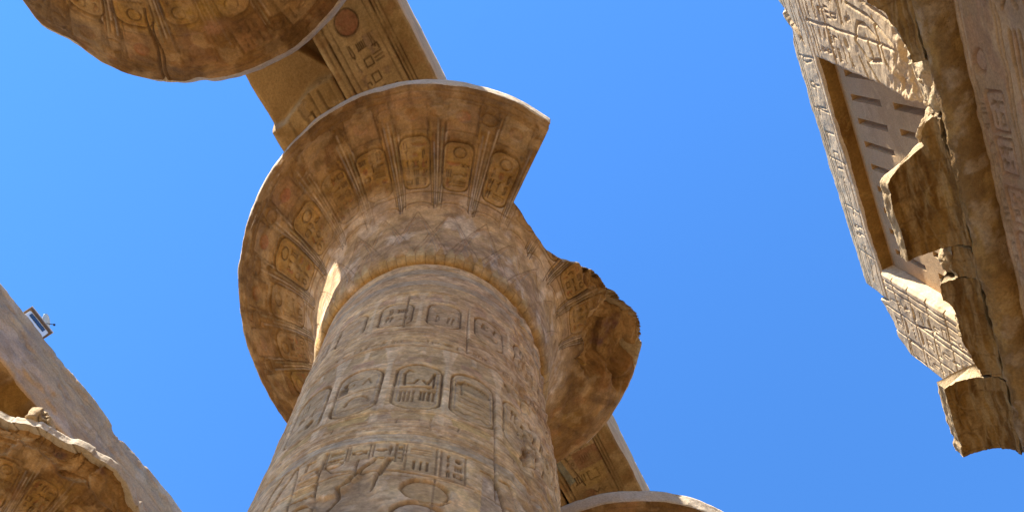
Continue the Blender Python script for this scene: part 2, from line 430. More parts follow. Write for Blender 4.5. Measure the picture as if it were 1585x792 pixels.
# ------------------------------------------------------------------ great columns
AX, AY, SP, RZ = -2.579, 3.249, 7.522, 18.30
BX = -12.4
def catmull(pts, n):
    p = np.array(pts, float); p = np.concatenate([2 * p[:1] - p[1:2], p, 2 * p[-1:] - p[-2:-1]]); out = []
    for i in range(1, len(p) - 2):
        t = np.linspace(0, 1, 40, endpoint=False)[:, None]
        out.append(.5 * ((2 * p[i]) + (-p[i - 1] + p[i + 1]) * t + (2 * p[i - 1] - 5 * p[i] + 4 * p[i + 1] - p[i + 2]) * t ** 2 + (-p[i - 1] + 3 * p[i] - 3 * p[i + 1] + p[i + 2]) * t ** 3))
    out.append(p[-2][None]); q = np.concatenate(out)
    s = np.concatenate([[0], np.cumsum(np.linalg.norm(np.diff(q, axis=0), axis=1))])
    ss = np.linspace(0, s[-1], n)
    return np.stack([np.interp(ss, s, q[:, 0]), np.interp(ss, s, q[:, 1])], 1), ss
PROF = [(1.475, 14.80), (1.545, 14.82), (1.60, 14.92), (1.635, 15.10), (1.665, 15.5), (1.725, 16.05), (1.82, 16.55), (1.99, 16.98), (2.27, 17.36), (2.63, 17.70), (2.99, 17.98), (3.20, 18.19), (3.29, 18.29)]
NS = 290
PR, SS = catmull(PROF, NS)
S_of_r = lambda r: float(np.interp(r, PR[:, 0], SS))
R_of_s = lambda s_: np.interp(s_, SS, PR[:, 0])
RREF = 2.35

def bell_canvas(seed, seam, NT):
    """painted and carved decoration of an open papyrus bell; u = angle(deg), scaled by RREF"""
    k_ = RREF * np.pi / 180
    th = seam + np.arange(NT) * 360.0 / NT
    cv = Canvas(th * k_, SS); rs = np.random.RandomState(seed)
    sr = S_of_r
    def rad(deg, s0, s1, w, d, c, a, sk=0.0): cv.stroke([(deg * k_, s0), ((deg + sk) * k_, s1)], w, d, c, a)
    base0 = -54.3
    def ang(j): return base0 + 15.1 * j
    js = [j for j in range(-30, 30) if seam + 4 < ang(j) < seam + 356]
    U, V = np.meshgrid(cv.us, cv.vs)
    R = np.interp(V, SS, PR[:, 0])
    # old paint tint plus underside shade put into the brown; body kept lighter
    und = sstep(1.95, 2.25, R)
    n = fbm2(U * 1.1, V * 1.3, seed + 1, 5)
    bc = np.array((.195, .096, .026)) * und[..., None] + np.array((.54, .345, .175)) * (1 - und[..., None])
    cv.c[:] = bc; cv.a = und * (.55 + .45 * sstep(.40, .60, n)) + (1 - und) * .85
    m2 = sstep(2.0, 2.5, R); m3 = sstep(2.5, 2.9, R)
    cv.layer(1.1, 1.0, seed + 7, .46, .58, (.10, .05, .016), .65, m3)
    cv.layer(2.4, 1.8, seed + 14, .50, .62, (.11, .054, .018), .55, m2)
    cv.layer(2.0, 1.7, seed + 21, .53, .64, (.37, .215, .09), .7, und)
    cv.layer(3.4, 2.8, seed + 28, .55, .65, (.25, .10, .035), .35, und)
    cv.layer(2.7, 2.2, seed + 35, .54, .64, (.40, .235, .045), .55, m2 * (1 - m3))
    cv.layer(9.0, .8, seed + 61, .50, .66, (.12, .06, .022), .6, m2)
    cv.layer(2.2, 2.2, seed + 77, .50, .64, (.31, .18, .09), .6, 1 - und)
    cv.layer(3.1, 2.0, seed + 78, .53, .66, (.66, .50, .36), .6, 1 - und)
    cv.layer(1.5, 6.0, seed + 79, .53, .66, (.36, .22, .13), .5, 1 - und)
    cv.ground(); cv.wf = .55
    for j in js:
        a0 = ang(j)
        # stems between the cartouches
        for o, cc in ((-3.1, LINE), (-2.5, OCHRE), (-1.9, LINE), (-1.3, BLUE), (-.7, LINE), (-.1, CREAM), (.5, LINE), (1.1, GREEN), (1.7, LINE), (2.3, CREAM), (2.9, LINE)):
            rad(a0 + 7.55 + o * .62 + rs.uniform(-.1, .1), sr(1.84 + .1 * rs.rand()), sr(2.55 + .45 * rs.rand()), .03 if cc is LINE else .04, .014 if cc is LINE else 0, cc, .6 if cc is LINE else .5, o * .5)
        a0 = a0 + rs.uniform(-.6, .6); u = a0 * k_
        # scalloped leaf below
        cv.stroke([(u + x, y) for x, y in arc(0, sr(1.87), .30, .17, 0, 180)], .035, .022, LINE, .5)
        cv.stroke([(u + x, y) for x, y in arc(0, sr(1.87), .20, .10, 0, 180)], .025, .015, RED, .35)
        v0, v1 = sr(2.06) + rs.uniform(-.03, .03), sr(2.68) + rs.uniform(-.07, .05)
        hw = .235 * rs.uniform(.86, 1.08)
        cv.rrect(u - hw, u + hw, v0, v1, .14, .045, .030, LINE, .6, filld=.006, fc=(OCHRE if rs.rand() < .6 else (.27, .15, .055)), fa=.55)
        cv.rrect(u - hw + .05, u + hw - .05, v0 + .05, v1 - .05, .1, .018, .012, RED, .4)
        if rs.rand() < .6:
            cv.ring(u + rs.uniform(-.04, .04), v1 - .17, .085, .085, .035, .03, LINE, .7)
            text_block(cv, u - .18, u + .18, v0 + .06, v1 - .28, 3, 3, rs, .026, .03, LINE, .65, RED)
        else:
            text_block(cv, u - .18, u + .18, v0 + .06, v1 - .06, 3, 5, rs, .026, .03, LINE, .65, RED)
        cv.stroke([(u - .3, v0 - .07), (u + .3, v0 - .07)], .04, .02, LINE, .5)
        # tall panel above the cartouche
        p0, p1 = sr(2.74), sr(3.10)
        hw2 = .19
        cv.stroke([(u - hw2, p0), (u - hw2 * .92, p1)], .034, .02, LINE, .7); cv.stroke([(u + hw2, p0), (u + hw2 * .92, p1)], .034, .02, LINE, .7); cv.stroke([(u - hw2, p0 + .02), (u + hw2, p0 + .02)], .03, .015, LINE, .6)
        if rs.rand() < .8: cv.fill([(u - hw2, p0 + .03), (u + hw2, p0 + .03), (u + hw2 * .9, p1), (u - hw2 * .9, p1)], .004, ((.30, .15, .07), (.36, .24, .12), (.34, .20, .10))[rs.randint(3)], .45)
        if rs.rand() < .6: cv.disc(u, (p0 + p1) / 2 + .02, .09, .09, .018, (RED, (.33, .18, .10))[rs.randint(2)], .6)
        else: text_block(cv, u - .14, u + .14, p0 + .04, p1 - .02, 3, 2, rs, .024, .022, LINE, .5)
        hs_ = a0 + 7.55
        cv.ring(hs_ * k_, sr(2.98), .10, .10, .03, .02, LINE, .5); cv.stroke([((hs_ - 2.4) * k_, sr(2.72)), ((hs_ - 3.1) * k_, sr(3.05))], .03, .02, LINE, .5); cv.stroke([((hs_ + 2.4) * k_, sr(2.72)), ((hs_ + 3.1) * k_, sr(3.05))], .03, .02, LINE, .5)
        # fan of leaves
        for o in (-5.0, 5.0):
            cv.stroke([((a0 + o) * k_, sr(2.85)), ((a0 + o * 1.25) * k_, sr(3.12))], .03, .016, LINE, .4)
        # sepals of the lower bell
        for q, (cc, aa) in enumerate(((LINE, .35), (RED, .3), (BLUE, .35))):
            f = 1 - q * .16
            cv.stroke([((a0 - 15.1 * f) * k_, .28), ((a0 - 9.6 * f) * k_, .95), ((a0 - 4 * f) * k_, 1.55), (a0 * k_, 1.92 - q * .12), ((a0 + 4 * f) * k_, 1.55), ((a0 + 9.6 * f) * k_, .95), ((a0 + 15.1 * f) * k_, .28)], .035, .009, cc, aa)
    for r_, cc in ((3.14, LINE), (3.22, LINE)):
        cv.stroke([(cv.us[0], sr(r_)), (cv.us[-1], sr(r_))], .03, .012, cc, .3)
    # leaf tips round the foot of the bell
    t = seam
    cv.fill([(cv.us[0], .02), (cv.us[-1], .02), (cv.us[-1], .20), (cv.us[0], .20)], 0, (.42, .25, .085), .75)
    while t < seam + 360:
        cv.fill([((t - 2.2) * k_, .16), ((t + 2.2) * k_, .16), (t * k_, .47)], .002, ((.44, .25, .065), (.38, .20, .06), (.46, .33, .17))[rs.randint(3)], .75)
        cv.stroke([(t * k_ + 2.3 * k_, .03), (t * k_ + 2.3 * k_, .2)], .028, .007, LINE, .35)
        t += 4.6
    for y_, cc in ((.62, (.30, .20, .15)), (.85, PALE)): cv.stroke([(cv.us[0], y_), (cv.us[-1], y_)], .05, .0, cc, .25)
    cv.worn(1.6, seed + 40, .54, .68, .65)
    cv.layer(2.6, 2.2, seed + 101, .49, .63, (.20, .10, .03), .42, m2); cv.layer(4.2, 3.4, seed + 103, .55, .66, (.40, .255, .12), .5, und)
    cv.grain(7, seed + 44, .55)
    cv.h += (fbm2(U * 8, V * 8, seed + 79, 4) - .5) * .03 * und
    return cv

def bell(name, seed, seam, parent, scut=None, chip=None, stains=(), lip=.34, NT=1250, crack=None, coarse=False, flare=.03, damage=None, liprough=.035, bulge=None):
    if coarse: NT = 420
    th = seam + np.arange(NT) * 360.0 / NT
    cv = bell_canvas(seed, seam, NT)
    k_ = RREF * np.pi / 180
    U, V = np.meshgrid(cv.us, cv.vs)
    for (deg, r_, su, sv, c, a) in stains:
        du = (U / k_ - deg) * np.pi / 180 * r_ / su; dv = (V - S_of_r(r_)) / sv
        q = np.exp(-(du ** 2 + dv ** 2)) * sstep(.30, .6, fbm2(U * 2.2, V * 2.2, seed + 70, 5)) * 1.4
        q = np.clip(q, 0, 1) * a; cv.c = cv.c * (1 - q[..., None]) + np.array(c) * q[..., None]; cv.a = np.maximum(cv.a, q)
    if crack:
        for deg, r0, r1, w_ in crack:
            pts = [((deg + math.sin(q * 9) * .5) * k_, S_of_r(r0 + (r1 - r0) * q)) for q in np.linspace(0, 1, 12)]
            cv.stroke(pts, w_, .06, BROWN, .6)
    if damage:
        Rr = np.interp(V, SS, PR[:, 0]); D_ = U / k_
        D_ = (D_ + 180) % 360 - 180
        for a0, a1, r0, dep in damage:
            wob = (fbm2(U * 2.0, V * 2.0, seed + 81, 5) - .5)
            q = sstep(a0, a0 + 5, D_ + wob * 26) * sstep(a1, a1 - 5, D_ + wob * 26) * sstep(r0, r0 + .10, Rr + wob * .9)
            cv.h = cv.h * (1 - q) - q * dep * (1.0 * facet2(U + wob * .5, V + wob * .4, 1.15, seed + 83) + .22 * facet2(U + wob, V, 3.6, seed + 84) + .5 * fbm2(U * 9, V * 9, seed + 86, 4))
            cc = np.array((.33, .19, .075)) + (fbm2(U * 4, V * 4, seed + 85, 6) - .5)[..., None] * np.array((.7, .45, .22))
            cv.c = cv.c * (1 - q[..., None]) + np.clip(cc, .05, .6) * q[..., None]; cv.a = np.maximum(cv.a * (1 - q), q * .85)
    # extra rows: lip (vertical), top (inwards)
    NL, NTOP = 14, 26
    Stot = SS[-1]; lipS = Stot + lip; topS = lipS + (3.33 - 1.2)
    rows_s = np.concatenate([SS, Stot + lip * (np.arange(NL) + 1) / NL, lipS + (3.33 - 1.2) * (np.arange(NTOP) + 1) / NTOP])
    H = len(rows_s)
    ztop = PR[-1, 1] + lip
    def prof(s_):
        r = np.where(s_ <= Stot, np.interp(s_, SS, PR[:, 0]), np.where(s_ <= lipS, PR[-1, 0] + .012 + flare * (s_ - Stot) / lip, PR[-1, 0] + .012 + flare - (s_ - lipS)))
        z = np.where(s_ <= Stot, np.interp(s_, SS, PR[:, 1]), np.where(s_ <= lipS, PR[-1, 1] + (s_ - Stot), ztop))
        return r, z
    TH, SSg = np.meshgrid(np.radians(th), rows_s)
    r, z = prof(SSg)
    # uneven worn rim
    wn_ = (fbm2(np.degrees(TH) * .10, TH * 0 + 3, seed + 5, 5) - .5)
    rimw = sstep(3.0, 3.33, r)
    r = r + rimw * (wn_ * .03) - (chip(th)[None, :] * rimw if chip is not None else 0)
    P = np.stack([r * np.cos(TH), r * np.sin(TH), z], -1)
    Nn = grid_normals(P, True)
    # make sure normals look outwards / down on the bell
    dirs = np.stack([np.cos(TH), np.sin(TH), TH * 0 - .6], -1)
    if (np.sum(Nn[:NS] * dirs[:NS], -1)).mean() < 0: Nn = -Nn; FL = True
    else: FL = False
    hh = np.zeros((H, NT)); hh[:NS] = cv.h
    hh += (fbm2(TH * 9, SSg * 4, seed + 9, 5) - .5) * .035
    hh[NS:] += (fbm2(TH[NS:] * 14, SSg[NS:] * 6, seed + 19, 5) - .5) * liprough
    P = P + Nn * hh[..., None]
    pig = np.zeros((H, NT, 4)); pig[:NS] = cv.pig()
    midx = np.zeros((H - 1, NT), int); midx[NS - 1:NS + NL - 1] = 2; midx[NS + NL - 1:] = 1
    if scut is not None:
        sc_ = scut(th)[None, :] * np.ones((H, 1))
        broken = SSg > sc_
        q = np.clip((SSg - sc_) / (topS - sc_), 0, 1)
        thd = TH
        rc, zc = prof(np.minimum(sc_, Stot)); 
        # steep fracture face: first up, then back to the core
        qr = q ** .8
        rb = rc + (1.40 - rc) * qr; zb = zc + (ztop - .1 - zc) * np.sqrt(np.clip(1 - (1 - q) ** 2, 0, 1)) * .92
        Pb = np.stack([rb * np.cos(thd), rb * np.sin(thd), zb], -1)
        rg = .55 * (fbm3(Pb, 1.5, seed + 3, 5) - .5) + .35 * (facet2(thd * 2.6, q * 1.6, 2.2, seed + 5) - .5)
        am = .5 * np.sin(np.pi * np.clip(q, 0, 1)) ** .5 * sstep(0, .22, q)
        Pb = Pb + np.stack([np.cos(thd), np.sin(thd), thd * 0 + .6], -1) * (rg * am)[..., None]
        P = np.where(broken[..., None], Pb, P); pig[broken] = 0
        midx[broken[:-1]] = 1
    if bulge is not None:
        rx = np.hypot(P[..., 0], P[..., 1]); P[..., :2] *= (1 + bulge(th)[None, :] * sstep(2.2, 3.25, rx))[..., None]
    F = quads(H, NT, wrap=True, flip=FL)
    cap = list(range(NT * (H - 1), NT * H)); capb = list(range(NT))
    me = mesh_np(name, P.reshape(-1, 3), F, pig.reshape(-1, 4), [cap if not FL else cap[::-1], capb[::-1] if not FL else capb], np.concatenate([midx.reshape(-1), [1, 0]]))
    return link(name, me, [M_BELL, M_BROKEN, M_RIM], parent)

def shaft_r(z): return np.where(z > 2.2, 1.49 - .008 * (14.3 - z), 1.393 - .02 * (2.2 - z) ** 2)
def make_shaft(parent, seed, rich):
    if not rich:
        zs = np.linspace(.5, 14.95, 60)
        return lathe("shaft", [(float(shaft_r(q)), q) for q in zs], M_SHAFT, parent, 128, .006, seed)
    k_ = 1.47 * np.pi / 180
    thd = np.arange(-150, 45, .36); thc = np.arange(50, 206, 6.0)
    zd = np.arange(7.0, 14.955, .0105); zc = np.linspace(.5, 6.8, 30)
    cv = Canvas(thd * k_, zd); rs = np.random.RandomState(5)
    A = lambda t: t * k_
    def seg(pts, w, d, c=LINE, a=.5): cv.stroke([(A(t), z) for t, z in pts], w, d, c, a)
    def poly(pts, d, c, a, **kw): cv.fill([(A(t), z) for t, z in pts], d, c, a, **kw)
    L0, L1 = -150, 45
    cv.wf = .46; cv.df = .8
    cv.c[:] = np.array((.67, .43, .195)); cv.a[:] = .92
    cv.layer(1.1, 1.1, 127, .46, .60, (.44, .275, .135), .40)
    cv.layer(1.2, .8, 15, .48, .60, (.42, .285, .16), .40)
    cv.layer(2.5, 2.5, 25, .48, .62, (.56, .34, .195), .4)
    cv.layer(2.6, 2.8, 134, .51, .62, (.33, .195, .095), .40)
    cv.layer(1.9, 2.4, 141, .52, .63, (.70, .49, .29), .5)
    cv.layer(2.2, 3.0, 148, .52, .64, (.42, .26, .135), .35); cv.layer(11, 11, 163, .56, .66, (.28, .16, .08), .5); cv.layer(14, 12, 171, .57, .67, (.68, .48, .30), .45)
    cv.layer(5.0, 5.0, 155, .54, .64, (.38, .215, .11), .4)
    cv.ground()
    # bands under the capital
    for z0, z1, c, a in ((14.28, 14.52, (.27, .26, .21), .55), (13.98, 14.26, (.38, .24, .15), .35), (13.70, 13.95, (.30, .275, .22), .55), (13.36, 13.66, (.40, .27, .15), .45), (12.95, 13.15, (.34, .19, .14), .22)):
        poly([(L0, z0), (L1, z0), (L1, z1), (L0, z1)], 0, c, a)
    for z in (14.54, 14.26, 13.97, 13.68, 13.35, 13.30, 11.82, 11.72, 11.22, 9.38, 9.02, 8.90, 8.86, 8.69):
        seg([(t, z + .012 * math.sin(t * .21)) for t in np.arange(L0, L1, 4.0)], .035, .02, LINE, .45)
    poly([(L0, 8.70), (L1, 8.70), (L1, 8.86), (L0, 8.86)], 0, (.26, .255, .21), .5)
    poly([(L0, 9.04), (L1, 9.04), (L1, 9.3), (L0, 9.3)], 0, (.36, .24, .14), .25)
    # upper register of cartouches with pale pillars between
    for i, t in enumerate(np.arange(-152.4, 45, 20.5)):
        poly([(t + 9.2, 11.85), (t + 11.3, 11.85), (t + 10.8, 12.95), (t + 12.6, 13.3), (t + 7.9, 13.3), (t + 9.7, 12.95)], -.004, PALE, .7)
        cv.rrect(A(t - 7), A(t + 7), 11.98, 12.88, .17, .05, .03, LINE, .55, filld=.004, fc=(.40, .29, .18), fa=.4)
        cv.rrect(A(t - 6), A(t + 6), 12.06, 12.80, .12, .02, .012, LINE, .3)
        text_block(cv, A(t - 5.4), A(t + 5.4), 12.12, 12.76, 2, 2, rs, .032, .03, LINE, .5)
        poly([(t - 1.2, 12.95), (t + 1.2, 12.95), (t + 1.2, 13.3), (t - 1.2, 13.3)], 0, PALE, .5)
        poly([(t - 7, 12.93), (t - 1.6, 12.93), (t - 1.6, 13.28), (t - 7, 13.28)], 0, (.36, .20, .15), .3)
    # great register
    cen = [-138.5, -118, -97.8, -77.6, -56.2, -36.4, -15.6, 5, 25.5]
    for i, t in enumerate(cen):
        hw = 8.2
        poly([(t - 8.8, 10.72), (t + 8.8, 10.72), (t + 6.6, 11.17), (t - 6.6, 11.17)], .006, (.40, .27, .13), .6)
        poly([(t - 5.2, 10.74), (t + 3.5, 10.74), (t + 3.5, 10.88), (t - 5.2, 10.88)], 0, (.33, .16, .12), .45)
        poly([(t - .9, 10.93), (t + .9, 10.93), (t + .9, 11.16), (t - .9, 11.16)], -.003, PALE, .7)
        poly([(t + 8.9, 9.42), (t + 11.4, 9.42), (t + 11.2, 10.68), (t + 13.4, 11.18), (t + 6.9, 11.18), (t + 9.1, 10.68)], -.006, PALE, .8)
        cv.rrect(A(t - hw), A(t + hw), 9.44, 10.62, .2, .05, .04, LINE, .6, filld=.006, fc=(.38, .27, .145), fa=.6)
        cv.rrect(A(t - hw + 1.5), A(t + hw - 1.5), 9.52, 10.54, .15, .022, .016, BLUE, .5)
        if i == 4:
            for (p, w_) in (([(-60.9, 10.05), (-61.4, 10.38), (-60.1, 10.48), (-58.3, 10.42)], .05), ([(-60.9, 10.12), (-57.9, 10.1), (-56.4, 10.22)], .045), ([(-54.5, 10.2), (-52.9, 10.08), (-51.6, 10.28), (-50.8, 10.42), (-49.6, 10.44)], .05), ([(-50.9, 10.05), (-50.7, 10.4)], .04), ([(-61.5, 9.99), (-50.2, 10.02)], .10), ([(-52.5, 9.98), (-49.8, 9.94)], .05)): seg(p, w_, .045, LINE, .6)
            for tt in (-61.5, -60.2, -58.8, -57.2, -54.8, -53.6, -52.0, -50.3): seg([(tt, 9.9), (tt - .1, 9.62 + .05 * (tt > -55))], .045, .04, LINE, .55)
            for tt in (-61.6, -54.9, -52.1): seg([(tt, 9.9), (tt + 2.0, 9.91)], .035, .035, LINE, .5)
        elif i == 3:
            seg([(-84, 10.3), (-80.5, 10.42), (-77, 10.4)], .04, .035); seg([(-76, 10.2), (-74.5, 10.36), (-73, 10.2)], .04, .035)
            seg([(-85, 9.98), (-78, 10.02), (-70.4, 10.06)], .045, .04, BROWN, .6); seg(arc(-76.5, 9.72, 4.2, .17, 0, 180), .05, .04); seg([(-85, 9.62), (-71.5, 9.6)], .035, .03)
            glyph(cv, 'seated', A(-82.5), 10.2, .2, .3, .03, .03)
        elif i == 5:
            cv.disc(A(-36.5), 10.28, .16, .11, .03, (.30, .22, .13), .6); cv.ring(A(-36.5), 10.28, .17, .12, .035, .04, LINE, .6)
            for z in (10.05, 9.93, 9.82, 9.70): seg([(-41.5, z + .03), (-38, z), (-33, z + .02), (-30.8, z)], .035, .035, LINE, .5)
            glyph(cv, 'sceptre', A(-40.8), 10.22, .2, .4, .035, .035); glyph(cv, 'water', A(-35.5), 9.6, .42, .2, .03, .03)
        else:
            text_block(cv, A(t - 5.8), A(t + 5.8), 9.58, 10.48, 2, 3, rs, .034, .035, LINE, .55)
        # gold sign under each cartouche
        poly([(t - 6.5, 9.20), (t + 6.0, 9.20), (t + 7.0, 9.36), (t - 7.4, 9.36)], .008, (.42, .26, .08), .7)
        seg([(t - 7.6, 9.17), (t + 7.2, 9.17)], .03, .02); seg([(t - 5, 9.1), (t - 4.6, 9.2)], .03, .02)
        poly([(t + 7.4, 9.16), (t + 10, 9.16), (t + 10, 9.36), (t + 7.4, 9.36)], 0, PALE, .55)
    # row of small framed signs
    for z in (14.42, 14.12, 13.82, 13.52, 13.20, 12.92, 11.60, 11.5, 9.33, 9.12, 8.97, 8.79, 8.06, 7.3):
        seg([(t, z + .015 * math.sin(t * .17 + z)) for t in np.arange(L0, L1, 4.0)], .024, .014, LINE, .3)
    for i, t in enumerate(np.arange(-142.1, 45, 20.5)):
        text_block(cv, A(t - 9.5), A(t + 9.5), 11.28, 11.46, 8, 1, rs, .024, .02, LINE, .4)
    def box(t0, t1, z0, z1, nu, nv, fc=(.40, .275, .14), keys=None):
        poly([(t0, z0), (t1, z0), (t1, z1), (t0, z1)], .006, fc, .55)
        seg([(t0, z0), (t0, z1)], .03, .02); seg([(t1, z0), (t1, z1)], .03, .02); seg([(t0, z0), (t1, z0)], .03, .02)
        if keys:
            dv = (z1 - z0) / len(keys)
            for j, k in enumerate(keys): glyph(cv, k, A((t0 + t1) / 2), z1 - dv * (j + .5), A(t1 - t0) * .72, dv * .8, .034, .042, LINE, .65)
        else: text_block(cv, A(t0 + .6), A(t1 - .6), z0 + .03, z1 - .03, nu, nv, rs, .032, .04, LINE, .6)
    box(-80.6, -74.4, 8.40, 8.66, 1, 2, keys=['bars', 'water']); box(-73.5, -67.2, 8.38, 8.66, 1, 1, keys=['mouth']); box(-66.2, -59.6, 8.40, 8.66, 3, 1, (.36, .26, .16))
    box(-56.4, -47.2, 8.42, 8.66, 1, 1, keys=['bars']); box(-56.2, -47.2, 8.15, 8.40, 1, 1, keys=['strokes']); box(-45.8, -38.2, 8.14, 8.64, 2, 3, (.38, .26, .15))
    box(-59.2, -57.2, 8.30, 8.66, 1, 3)
    seg([(-81.2, 8.66), (-81.9, 8.2), (-80.6, 7.8), (-80, 7.3)], .04, .03); seg([(-90.9, 8.62), (-89.4, 8.0), (-88.4, 7.5)], .03, .02)
    for j, k in enumerate(['flag', 'house', 'bars', 'bars', 'water', 'bread', 'mouth']): glyph(cv, k, A(-86.2 + .35 * j), 8.52 - .155 * j, .17, .14, .036, .042, LINE, .6)
    # long curved grooves
    for p in ([(-89.3, 8.69), (-91.5, 8.64), (-94.7, 8.35), (-98.2, 8.01), (-101, 7.4)], [(-94.3, 8.67), (-96.8, 8.69), (-99.6, 8.47), (-102, 8.15), (-105, 7.5)],
              [(-32.9, 8.52), (-29.7, 8.53), (-27.4, 8.41), (-24.9, 8.03), (-23.6, 7.5)], [(-26.5, 8.53), (-23.0, 8.57), (-21.4, 8.40), (-19.6, 8.18), (-17, 7.6)]): seg(p, .06, .05, LINE, .6)
    poly([(-32.5, 8.48), (-29.7, 8.47), (-27.6, 8.38), (-25.4, 8.0), (-27, 7.4), (-34, 7.4)], .008, (.30, .235, .19), .5)
    # sun discs
    cv.disc(A(-49.4), 7.86, .17, .165, .022, (.40, .245, .11), .75); cv.ring(A(-49.4), 7.86, .175, .17, .05, .05, (.24, .14, .06), .75)
    cv.disc(A(-50.3), 7.45, .19, .19, .02, (.29, .23, .18), .5); cv.ring(A(-50.3), 7.44, .2, .2, .05, .045, LINE, .6)
    seg([(-56.5, 7.82), (-54, 7.70), (-50, 7.665), (-45, 7.66), (-42.6, 7.76)], .045, .04, LINE, .5)
    # broken patch with the arm of a figure
    patch = [(-81.3, 7.88), (-78, 7.78), (-74.2, 7.8), (-70.9, 7.92), (-68, 8.14), (-64.4, 7.95), (-64.5, 7.71), (-59.3, 7.41), (-58, 7.2), (-58, 7.0), (-79, 7.0)]
    cv.fill([(A(t), z) for t, z in patch], .03, (.25, .155, .085), .7, soft=.03, rough=.07)
    seg([(-62.7, 8.36), (-64.9, 8.37), (-65.9, 8.28), (-69.4, 8.15), (-73, 7.94), (-74.2, 7.92), (-73.3, 7.75), (-76.5, 7.56)], .065, .055, BROWN, .7)
    seg([(-60.9, 8.36), (-63.5, 8.05), (-64.3, 7.83)], .06, .05, BROWN, .6); seg([(-59.9, 8.36), (-62.6, 8.05)], .03, .03, LINE, .5)
    cv.ring(A(-77.7), 8.37, .07, .05, .035, .035, LINE, .5); seg([(-79.6, 8.34), (-77.3, 8.22), (-69.7, 8.16)], .03, .025)
    # joints between the drums and cracks
    for z0, f, d in ((8.12, .6, .03), (9.99, .8, .03), (11.22, .5, .035), (11.95, .9, .02), (13.0, .7, .015)):
        pts = [(t, z0 + .05 * (noise2(np.array(t * .08), np.array(z0), 3) - .5) * f * 2) for t in np.arange(L0, L1, 2.0)]
        seg(pts, .04, d, BROWN, .6)
    for t, z0, z1 in ((-13, 9.98, 11.1), (-39.5, 11.3, 13), (-70, 8.1, 8.4), (-28, 8.1, 9.9), (-66, 11.9, 13.2), (-12, 7.2, 8.1), (-50, 9.0, 9.25), (-47, 7.0, 8.1)):
        seg([(t, z0), (t - .3, (z0 + z1) / 2), (t - .1, z1)], .034, .03, BROWN, .5)
    poly([(-17, 9.42), (-13.8, 9.75), (-11.2, 9.72), (-12, 9.4), (-14.5, 9.33)], .07, BROWN, .6, rough=.06)
    poly([(-24, 11.0), (-20.5, 11.12), (-18.6, 10.98), (-21, 10.9)], .05, BROWN, .5, rough=.05)
    cv.worn(1.9, 31, .56, .68, .45)
    U, V = np.meshgrid(cv.us, cv.vs)
    # chipped rough strip on the right flank
    flank = sstep(A(-34), A(-8), U)
    cv.h += flank * (fbm2(U * 7, V * 5, 77, 5) - .55) * .075 - .025 * flank * sstep(.50, .60, fbm2(U * 2.4, V * 1.6, 90, 4))
    cv.layer(7, 5, 77, .50, .62, (.28, .16, .085), .6, flank); cv.layer(6, 4, 79, .54, .64, (.66, .46, .28), .6, flank)
    cv.grain(9, 44, .38); cv.grain(22, 45, .30); cv.grain(2.5, 46, .2)
    cv.h += (fbm2(U * 6, V * 7, 41, 5) - .5) * .014 + (fbm2(U * 1.2, V * 1.2, 43, 3) - .5) * .03
    th = np.concatenate([thd, thc]); zz = np.concatenate([zc, zd])
    Hh = np.zeros((len(zz), len(th))); Hh[len(zc):, :len(thd)] = cv.h
    pig = np.zeros((len(zz), len(th), 4)); pig[len(zc):, :len(thd)] = cv.pig()
    TH, Z = np.meshgrid(np.radians(th), zz); R = shaft_r(Z) + Hh
    P = np.stack([R * np.cos(TH), R * np.sin(TH), Z], -1)
    n = len(th)
    me = mesh_np("shaft", P.reshape(-1, 3), quads(len(zz), n, wrap=True), pig.reshape(-1, 4), [list(range(n))[::-1], list(range(n * len(zz) - n, n * len(zz)))])
    return link("shaft", me, M_SHAFT, parent)
def column(x, y, label, seed, rich=False, group="great open-capital columns of the nave", **kw):
    t = empty("great_column", (x, y, 0), label, "column", group)
    make_shaft(t, seed, rich)
    bell("capital", seed, parent=t, **kw)
    at = kw.get('abac_top', 20.30)
    return t

# fracture of the middle capital, by angle
def scut_main(th):
    t = (th + 180) % 360 - 180
    ks = np.array([(-29.0, 3.33), (-28.7, 2.20), (-20, 2.10), (-7, 2.08), (0, 2.22), (4, 2.40), (8, 2.55), (14, 2.66), (18, 2.78), (22, 2.95), (26, 3.14), (30, 3.24), (34, 3.30), (38.0, 3.325)])
    r = np.interp(t, ks[:, 0], ks[:, 1])
    r = r + (fbm2(t * .16, t * 0 + 1, 5, 4) - .5) * np.interp(t, [-28, -8, 2, 30, 36], [.03, .05, .22, .20, 0])
    s_ = np.interp(np.minimum(r, 3.325), PR[:, 0], SS)
    out = np.where((t > -29.0) & (t < 36) & (r < 3.285), s_, np.where((t > 20) & (t < 56), SS[-1] + .34 * np.clip((t - 34) / 22, 0, 1) + (fbm2(t * .3, t * 0, 3, 4) - .5) * .08, 99.0))
    # ragged bite low on the far flank
    k2 = np.array([(66, 3.325), (72, 3.26), (78, 3.2), (84, 3.2), (90, 3.325)])
    r2 = np.interp(t, k2[:, 0], k2[:, 1]) + (fbm2(t * .5, t * 0 + 7, 8, 4) - .5) * .10 * ((t > 67) & (t < 89))
    s2 = np.interp(np.minimum(r2, 3.325), PR[:, 0], SS)
    return np.where((t > 67) & (t < 89) & (r2 < 3.285), s2, out)
def bump_fn(lst):
    return lambda th: sum(a * np.exp(-((((th - c + 180) % 360) - 180) / wd) ** 2) for c, wd, a in lst)

